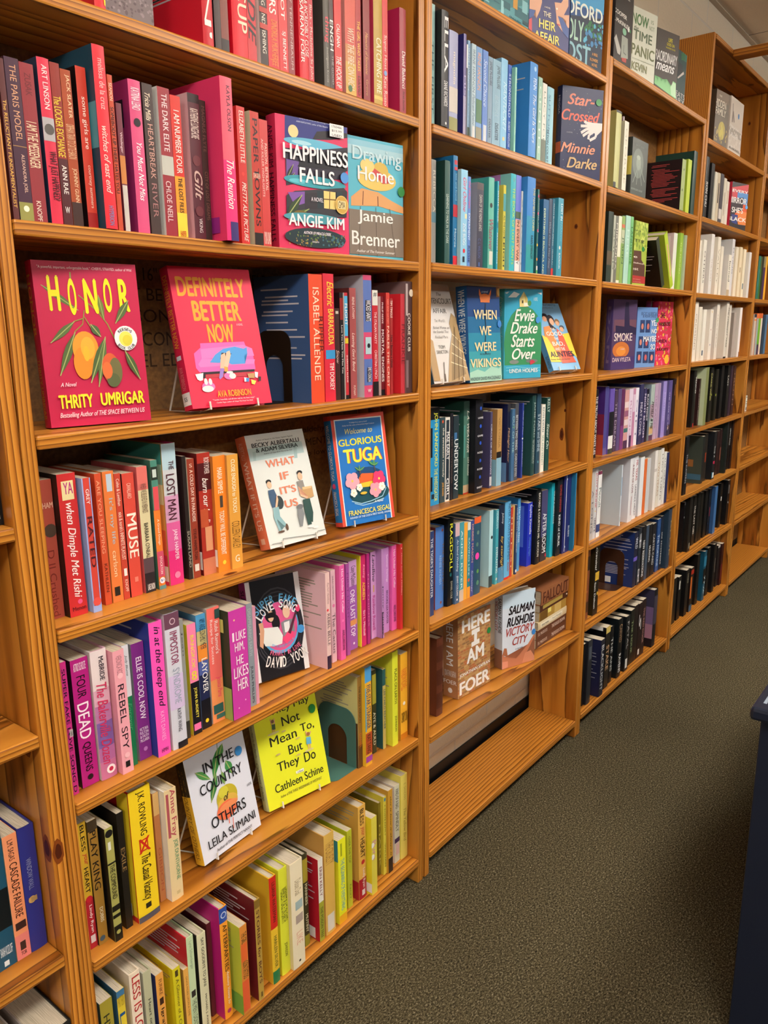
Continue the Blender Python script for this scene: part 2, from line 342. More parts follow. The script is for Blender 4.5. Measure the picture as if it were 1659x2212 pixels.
def cover_art(mb, w, h, d, art, root):
    k = 0
    asp = h/d
    def pt(a, b, kk): return (w+EPS*.55*kk, a*d, h*(1-b))
    clamp = lambda a: min(max(a, 0.), 1.)
    stickers = []
    for ln in art:
        c = ln[0]
        if c == 'D': continue
        k += 1
        body, _, tx = ln.partition('|'); q = body.split()
        if c == 'B': mb.face([pt(0, 1, k), pt(1, 1, k), pt(1, 0, k), pt(0, 0, k)], paint(q[1])); continue
        if c == 'K':                                      # courses of tan and red bricks
            for r in range(34):
                a = -.05*(r % 2)
                while a < 1:
                    wd_ = .07+.06*random.random(); col = random.choice(['b48a58', 'a87848', 'b8925c', '9c6440', 'b0643c', 'c09a64', '8c6844'])
                    a0, a1 = clamp(a), clamp(a+wd_-.012)
                    if a1-a0 > .01: mb.face([pt(a0, (r+.86)/34, k), pt(a1, (r+.86)/34, k), pt(a1, (r+.1)/34, k), pt(a0, (r+.1)/34, k)], paint(col))
                    a += wd_
            continue
        m = paint(q[1]); 
        if c == 'T':
            v = [float(x) for x in q[2:6]]; fl = q[6] if len(q) > 6 else ''
            vs, fs, ar = text(tx, fl, 6 if (v_:=abs(float(q[5])-float(q[3]))) > .05 else 3)
            keep = [(v[0]+(v[2]-v[0])*x, v[3]-(v[3]-v[1])*y, l) for x, y, l in vs]
            if min(p[0] for p in keep) < 0 or max(p[0] for p in keep) > 1 or min(p[1] for p in keep) < 0:
                keep = [(clamp(a), clamp(b), l) for a, b, l in keep]
            mb.mesh([pt(a, b, k+.3*l) for a, b, l in keep], fs, m)
        elif c == 'R':
            v = [clamp(float(x)) for x in q[2:6]]
            mb.face([pt(v[0], v[3], k), pt(v[2], v[3], k), pt(v[2], v[1], k), pt(v[0], v[1], k)], m)
        elif c == 'P':
            v = [float(x) for x in q[2:]]; P = [(clamp(v[i]), clamp(v[i+1])) for i in range(0, len(v), 2)]
            bm = bmesh.new(); f = bm.faces.new([bm.verts.new((a, b, 0)) for a, b in P])
            res = bmesh.ops.triangulate(bm, faces=[f]); bm.verts.index_update()
            fs = []
            for f in bm.faces:
                idx = [x.index for x in f.verts]
                if f.normal.z > 0: idx = idx[::-1]
                fs.append(idx)
            mb.mesh([pt(x.co.x, x.co.y, k) for x in bm.verts], fs, m); bm.free()
        elif c == 'O':
            cx, cy, rx, ry = [float(x) for x in q[2:6]]
            sb = MB(); D_ = disc(24); x0 = w+EPS*.55*(k+1)
            top = [(x0+.0004, (cx+rx*a)*d, h*(1-cy+ry*b)) for a, b in D_]; bot = [(x0, p[1], p[2]) for p in top]
            sb.face(top, m)
            for i in range(24): sb.face([bot[i], bot[(i+1) % 24], top[(i+1) % 24], top[i]], m)
            sb.build('round_sticker', root)
        elif c == 'Q':
            v = [float(x) for x in q[2:6]]
            sb = MB(); x0 = w+EPS*.55*(k+6)
            sb.box(x0, x0+.0003, v[0]*d, v[2]*d, h*(1-v[3]), h*(1-v[1]), m)
            LN = tx.split('/')
            for j, s_ in enumerate(LN):
                vs, fs, ar = text(s_, 't'); hh = (v[3]-v[1])/len(LN); y1 = v[1]+hh*(j+.85); y0 = v[1]+hh*(j+.3)
                sb.mesh([(x0+.0005, (v[0]+(v[2]-v[0])*(.15+.7*a))*d, h*(1-(y1-(y1-y0)*b))) for a, b, l in vs], fs, paint('303034'))
            sb.build('price_sticker', root)
        elif c == 'E':
            cx, cy, rx, ry = [float(x) for x in q[2:6]]
            mb.face([pt(clamp(cx+rx*a), clamp(cy-ry*b), k) for a, b in disc(22)], m)
        elif c == 'F':
            cx, cy, r = [float(x) for x in q[2:5]]
            for i in range(5):
                a = 2*pi*i/5-.3
                mb.face([pt(clamp(cx+r*(.55*cos(a)+.5*x)), clamp(cy-r/asp*(.55*sin(a)+.5*y)), k+.1*i) for x, y in disc(12)], m)
            k += 1; mb.face([pt(cx+r*.16*x, cy-r*.16/asp*y, k) for x, y in disc(8)], paint('f0d060'))
        elif c == 'A':
            cx, cy, r, a0, a1, sz = [float(x) for x in q[2:8]]
            n = len(tx)
            wid = [.55 if ch in "I1.,'" else (1.25 if ch in 'MW' else 1.) for ch in tx]; tot = sum(wid); s_ = 0
            for ch, cw in zip(tx, wid):
                am = radians(a0+(a1-a0)*(s_+cw/2)/tot); s_ += cw
                if ch == ' ': continue
                vs, fs, ar = text(ch, 'b', 5)
                arcw = abs(radians(a1-a0))*r*cw/tot*.84
                inv = a0 > a1
                Q = []
                for x, y, l in vs:
                    px = (x-.5)*arcw; py = (y-.5)*sz
                    if ch in '.,\'': py *= .4
                    if not inv: X = r*sin(am)+px*cos(am)+py*sin(am); Y = r*cos(am)-px*sin(am)+py*cos(am)
                    else: X = r*sin(am)-px*cos(am)-py*sin(am); Y = r*cos(am)+px*sin(am)-py*cos(am)
                    Q.append(pt(clamp(cx+X), clamp(cy-Y/asp), k+.3*l))
                mb.mesh(Q, fs, m)
        elif c == 'L':
            x0, y0, x1, y1, wd_ = [float(x) for x in q[2:7]]
            dx, dy = x1-x0, (y1-y0)*asp; ln_ = hypot(dx, dy) or 1; nx, ny = -dy/ln_, dx/ln_
            prof = [(0, 0), (.15, .5), (.35, .95), (.55, .95), (.8, .5), (1, 0)]
            P = [(x0+dx*t_+nx*wd_*.5*s_, y0+(dy*t_+ny*wd_*.5*s_)/asp) for t_, s_ in prof]+[(x0+dx*t_-nx*wd_*.5*s_, y0+(dy*t_-ny*wd_*.5*s_)/asp) for t_, s_ in prof[-2:0:-1]]
            mb.face([pt(clamp(a), clamp(b), k) for a, b in P][::-1], m)
            k += 1; g = .06*wd_
            mb.face([pt(clamp(a), clamp(b), k) for a, b in [(x0+nx*g, y0+ny*g/asp), (x0-nx*g, y0-ny*g/asp), (x1-nx*g, y1-ny*g/asp), (x1+nx*g, y1+ny*g/asp)]], paint('a0ac68'))
        elif c == 'S':
            wd_ = float(q[2]); v = [float(x) for x in q[3:]]; P = [(v[i], v[i+1]) for i in range(0, len(v), 2)]
            for (x0, y0), (x1, y1) in zip(P, P[1:]):
                dx, dy = x1-x0, (y1-y0)*asp; l_ = hypot(dx, dy) or 1; nx, ny = -dy/l_*wd_/2, dx/l_*wd_/2
                mb.face([pt(clamp(a), clamp(b), k) for a, b in [(x0+nx, y0+ny/asp), (x0-nx, y0-ny/asp), (x1-nx, y1-ny/asp), (x1+nx, y1+ny/asp)]], m)
        elif c == 'N':
            n, sz, x0, y0, x1, y1 = [float(x) for x in q[2:8]]
            for i in range(int(n)):
                a, b = x0+(x1-x0)*random.random(), y0+(y1-y0)*random.random()
                if not (0 < a < 1 and 0 < b < 1): continue
                r = sz*(.25+.35*random.random()); e_ = .6+.8*random.random()
                mb.face([pt(clamp(a+r*x), clamp(b-r*e_/asp*y), k+.02*i/ n) for x, y in disc(7)], m)

# ------------------------------------------------------------------ the room
SHELF = {'A': [2.166, 1.8737, 1.5808, 1.2942, 1.0049, .7164, .4259, .0744], 'B': [2.1663, 1.8731, 1.5836, 1.2946, 1.0031, .7152, .4063, .0683],
         'C': [2.2278, 1.8693, 1.582, 1.2861, .9962, .7086, .4116, .0738], 'D': [2.1709, 1.8753, 1.5771, 1.2922, 1.0006, .7102, .4113, .0714],
         'E': [2.17, 1.875, 1.577, 1.291, 1.0, .71, .411, .071], 'Z': [2.05, 1.76, 1.47, 1.172, .856, .475, .09]}
INNER = {'A': (0, .92), 'B': (.9704, 1.884), 'C': (1.93, 2.8438), 'D': (2.9003, 3.8056), 'E': (3.856, 4.74), 'Z': (-.96, -.045)}
CASE = {'A': 'nearest', 'B': 'second', 'C': 'third', 'D': 'fourth', 'E': 'far', 'Z': 'left edge'}
def plane(name, x0, x1, y0, y1, z, m):
    b = MB(); b.face([(x0, y0, z), (x1, y0, z), (x1, y1, z), (x0, y1, z)], m); return struct(b.build(name))
b = MB(); b.box(-4.5, 10.5, -7.5, .2, -.05, 0, CARPET); struct(b.build('floor'))
b = MB(); b.box(-4.5, 10.5, -7.5, .32, 2.87, 2.92, CEILM); struct(b.build('ceiling'))
b = MB(); b.box(-4.5, 10.5, .2, .32, -.05, 2.87, WALLM); struct(b.build('wall_back'))
b = MB(); b.box(10.5, 10.6, -7.5, .2, -.05, 2.87, WALLM); struct(b.build('wall_right'))
b = MB(); b.box(-4.5, 10.5, .1945, .1998, 0, .105, BLACKB); struct(b.build('baseboard_back'))
b = MB(); b.box(-4.5, 10.5, .176, .1995, 2.846, 2.8495, paint('b8ac9c', .5)); b.box(-4.5, 10.5, .196, .1995, 2.8495, 2.869, paint('b8ac9c', .5)); struct(b.build('trim_1'))
LENS, nt_, pb = newmat('glowing_lamp_lens'); pb.inputs['Emission Color'].default_value = (1, .95, .88, 1); pb.inputs['Emission Strength'].default_value = 30.
for i, (x, y, e) in enumerate(LAMPS):
    t = thing('ceiling_light', 'unseen long fluorescent light on two rods, with an uplight added for the ceiling', 'ceiling light', (x, y, 2.87), group='ceiling lights over the aisle')
    b = MB(); b.box(-.62, .62, -.15, .15, -.235, -.215, paint('e8e4dc', .5), .004); b.build('housing', t)
    b = MB(); b.box(-.6, .6, -.14, .14, -.26, -.2352, LENS, .006); b.build('lens', t)
    b = MB(); b.box(-.6, .6, -.14, .14, -.2148, -.19, LENS, .006); b.build('lens', t)  # upper lens added, and fixture hung low, to throw light onto the ceiling
    for sx in (-.45, .45):
        b = MB(); b.tube([(sx, 0, -.2), (sx, 0, -.0005)], .004, paint('e8e4dc', .5)); b.build('rod', t)

# ------------------------------------------------------------------ bookcases
KNOT = paint('4a1c0c', .4, 'dark_pine_knot'); KNOT2 = paint('7a3c14', .4, 'pine_knot_ring')
def knot(mb, ax, p, r1, r2, sgn):
    for s_, m, e in ((1, KNOT2, .0002), (.6, KNOT, .0004)):
        P = []
        for a, c in disc(12):
            j = 1+.12*sin(5*a+3*c)
            u, v = r1*s_*a*j, r2*s_*c*j
            P.append((p[0]+sgn*e, p[1]+u, p[2]+v) if ax == 'x' else (p[0]+u, p[1]+sgn*e, p[2]+v) if ax == 'y' else (p[0]+u, p[1]+v, p[2]+sgn*e))
        mb.face(P, m)
def bookcase(k, label, top, back, tops=True):
    a, c = INNER[k]; T = .0215; Y0, Y1 = .003, .1885
    t = thing('bookcase', label, 'bookcase', (a, 0, 0), group='pine bookcases along the wall')
    W = c-a
    for side, x0, x1 in (('l', -T, 0), ('r', W, W+T)):
        b = MB(); b.box(x0-a*0, x1, Y0, Y1, 0.001, top, PINE_Z, .0022)
        if k == 'Z' and side == 'r':
            knot(b, 'x', (W, .10, 1.09), .018, .022, -1); knot(b, 'x', (W, .045, .83), .014, .024, -1); knot(b, 'y', (W+.010, Y0, .655), .009, .022, -1)
            knot(b, 'x', (W, .018, .66), .012, .024, -1); knot(b, 'x', (W, .055, .2), .01, .02, -1)
        if k == 'B' and side == 'r':
            knot(b, 'x', (W, .10, 1.09), .008, .022, -1); knot(b, 'x', (W, .08, 1.75), .006, .008, -1); knot(b, 'x', (W, .09, 1.17), .005, .006, -1)
        if k == 'A' and side == 'r': knot(b, 'x', (W, .06, 1.70), .004, .012, -1)
        if k == 'D' and side == 'r': knot(b, 'x', (W, .09, 2.4), .006, .009, -1)
        b.build('side_panel', t)
    for i, z in enumerate(SHELF[k]):
        if z <= 0: continue
        b = MB(); b.box(.0006, W-.0006, 0 if k != 'Z' else 0, .186, z-.0205, z, PINE_X, .003)
        if k == 'A' and i == 4: knot(b, 'z', (.345, .012, z), .016, .006, 1)
        if k == 'D' and i == 0: pass
        b.build('shelf', t)
    if tops:
        b = MB(); b.box(.0006, W-.0006, 0, .186, top-.0205, top-.0005, PINE_X, .003)
        if k == 'D': knot(b, 'z', (.72, .05, top-.0205), .02, .014, -1)
        b.build('top_board', t)
    if back:
        b = MB(); b.box(-.015, W+.015, .1888, .1935, .11, top-.01, HARD)
        if k == 'A':
            ink = paint('3a2410', .7)
            for st, x0, x1, z0, z1 in (('MORE THAN 16" ON CENTER. PANELS EDGES', .16, .72, 1.525, 1.548), ('MUST BE NAILED', .235, .50, 1.49, 1.512), ('MASONITE', .25, .44, 1.452, 1.475), ('TYPE CONFORMS', .235, .50, 1.41, 1.435), ('PANEL EDGE', .24, .45, 1.372, 1.396),
                                       ('a lead formaldehyde', .60, .83, 1.205, 1.222), ('ENVIRONMENTAL', .62, .84, 1.178, 1.195), ('exposure to low level', .62, .86, 1.15, 1.167)):
                vs, fs, ar = text(st, 't')
                b.mesh([(x0+(x1-x0)*x, .1885, z0+(z1-z0)*y) for x, y, l in vs], fs, ink)
        b.build('back_panel', t)
    return t
bookcase('Z', 'honey pine bookcase cut off by the left edge of the photo', 2.35, True)
bookcase('A', 'nearest honey pine bookcase, holding red, orange, pink and yellow books', 2.5, True)
bookcase('B', 'open backed pine bookcase with blue books and an empty bottom shelf', 2.5, False)
bookcase('C', 'lower pine bookcase with books standing on its top, green to black rows', 2.231, True, False)
bookcase('D', 'pine bookcase of white and black books, its plain top board visible', 2.545, True)
bookcase('E', 'farthest pine bookcase at right edge with mostly empty lower shelves', 2.545, True)
b = MB(); b.box(3.13, 3.2, -2.6, .0, 2.516, 2.543, PINE_Y, .003)
tag(b.build('wooden_beam'), 'bare pine beam crossing high over the aisle from the fourth bookcase', 'beam')

# ------------------------------------------------------------------ upright books, one line each:
# left x, width (0.1 mm), height, setback (mm) | kind cover left-face | print on the spine
NAMES = {'black': '121214', 'charcoal': '303034', 'grey': '8c8c90', 'pale grey': 'c4c6cc', 'white': 'ecebe8', 'cream': 'e4d8b8', 'tan': 'bc9460', 'brown': '6c4428', 'dark brown': '342018', 'maroon': '6c1c28', 'dark red': '942830',
         'red': 'c82a30', 'crimson': 'd02850', 'coral': 'e8685c', 'orange': 'e88830', 'rust': 'b4502c', 'golden': 'd8a43c', 'yellow': 'e4d030', 'lime': 'b4c83c', 'olive': '98903c', 'pale green': 'b4ccac', 'mint': '90d0bc', 'green': '408c48', 'dark green': '24483c',
         'teal': '3898a8', 'dark teal': '2c5460', 'pale blue': 'a8ccdc', 'sky blue': '70b4e0', 'blue': '3c80cc', 'deep blue': '2838a8', 'navy': '242c58', 'periwinkle': '6c84cc', 'violet': '7860a4', 'purple': '7c2c80', 'dark purple': '3c2440', 'lilac': 'bc98cc', 'magenta': 'bc2c84', 'hot pink': 'f058b0', 'pink': 'e090b0', 'pale pink': 'e8c0c8', 'slate blue': '44587c', 'steel blue': '7898b4', 'gunmetal': '444c54', 'mauve': '8c6880'}
NL = {k: [c**(1/2.2) for c in lin(v)] for k, v in NAMES.items()}
def cname(h):
    c = [x**(1/2.2) for x in lin(SHORT.get(h, h))]
    return min(NL, key=lambda k: (c[0]-NL[k][0])**2*.9+(c[1]-NL[k][1])**2*1.4+(c[2]-NL[k][2])**2*.7)
ORD = ['', 'first', 'second', 'third', 'fourth', 'fifth', 'sixth', 'seventh', 'eighth', 'ninth', 'tenth', 'eleventh', 'twelfth', 'thirteenth', 'fourteenth', 'fifteenth', 'sixteenth', 'seventeenth', 'eighteenth', 'nineteenth', 'twentieth',
       'twenty-first', 'twenty-second', 'twenty-third', 'twenty-fourth', 'twenty-fifth', 'twenty-sixth', 'twenty-seventh', 'twenty-eighth', 'twenty-ninth', 'thirtieth']
def rowname(k):
    i = int(k[1])
    if k[0] == 'A': n = ORD[i]
    elif k[0] == 'Z': n = {4: 'upper', 5: 'middle', 6: 'lower', 7: 'lower'}[i]
    else: n = ORD[i+1]
    if k in ('A7', 'C7', 'D7'): n = 'bottom'
    return n+' shelf of '+CASE[k[0]]+' bookcase'
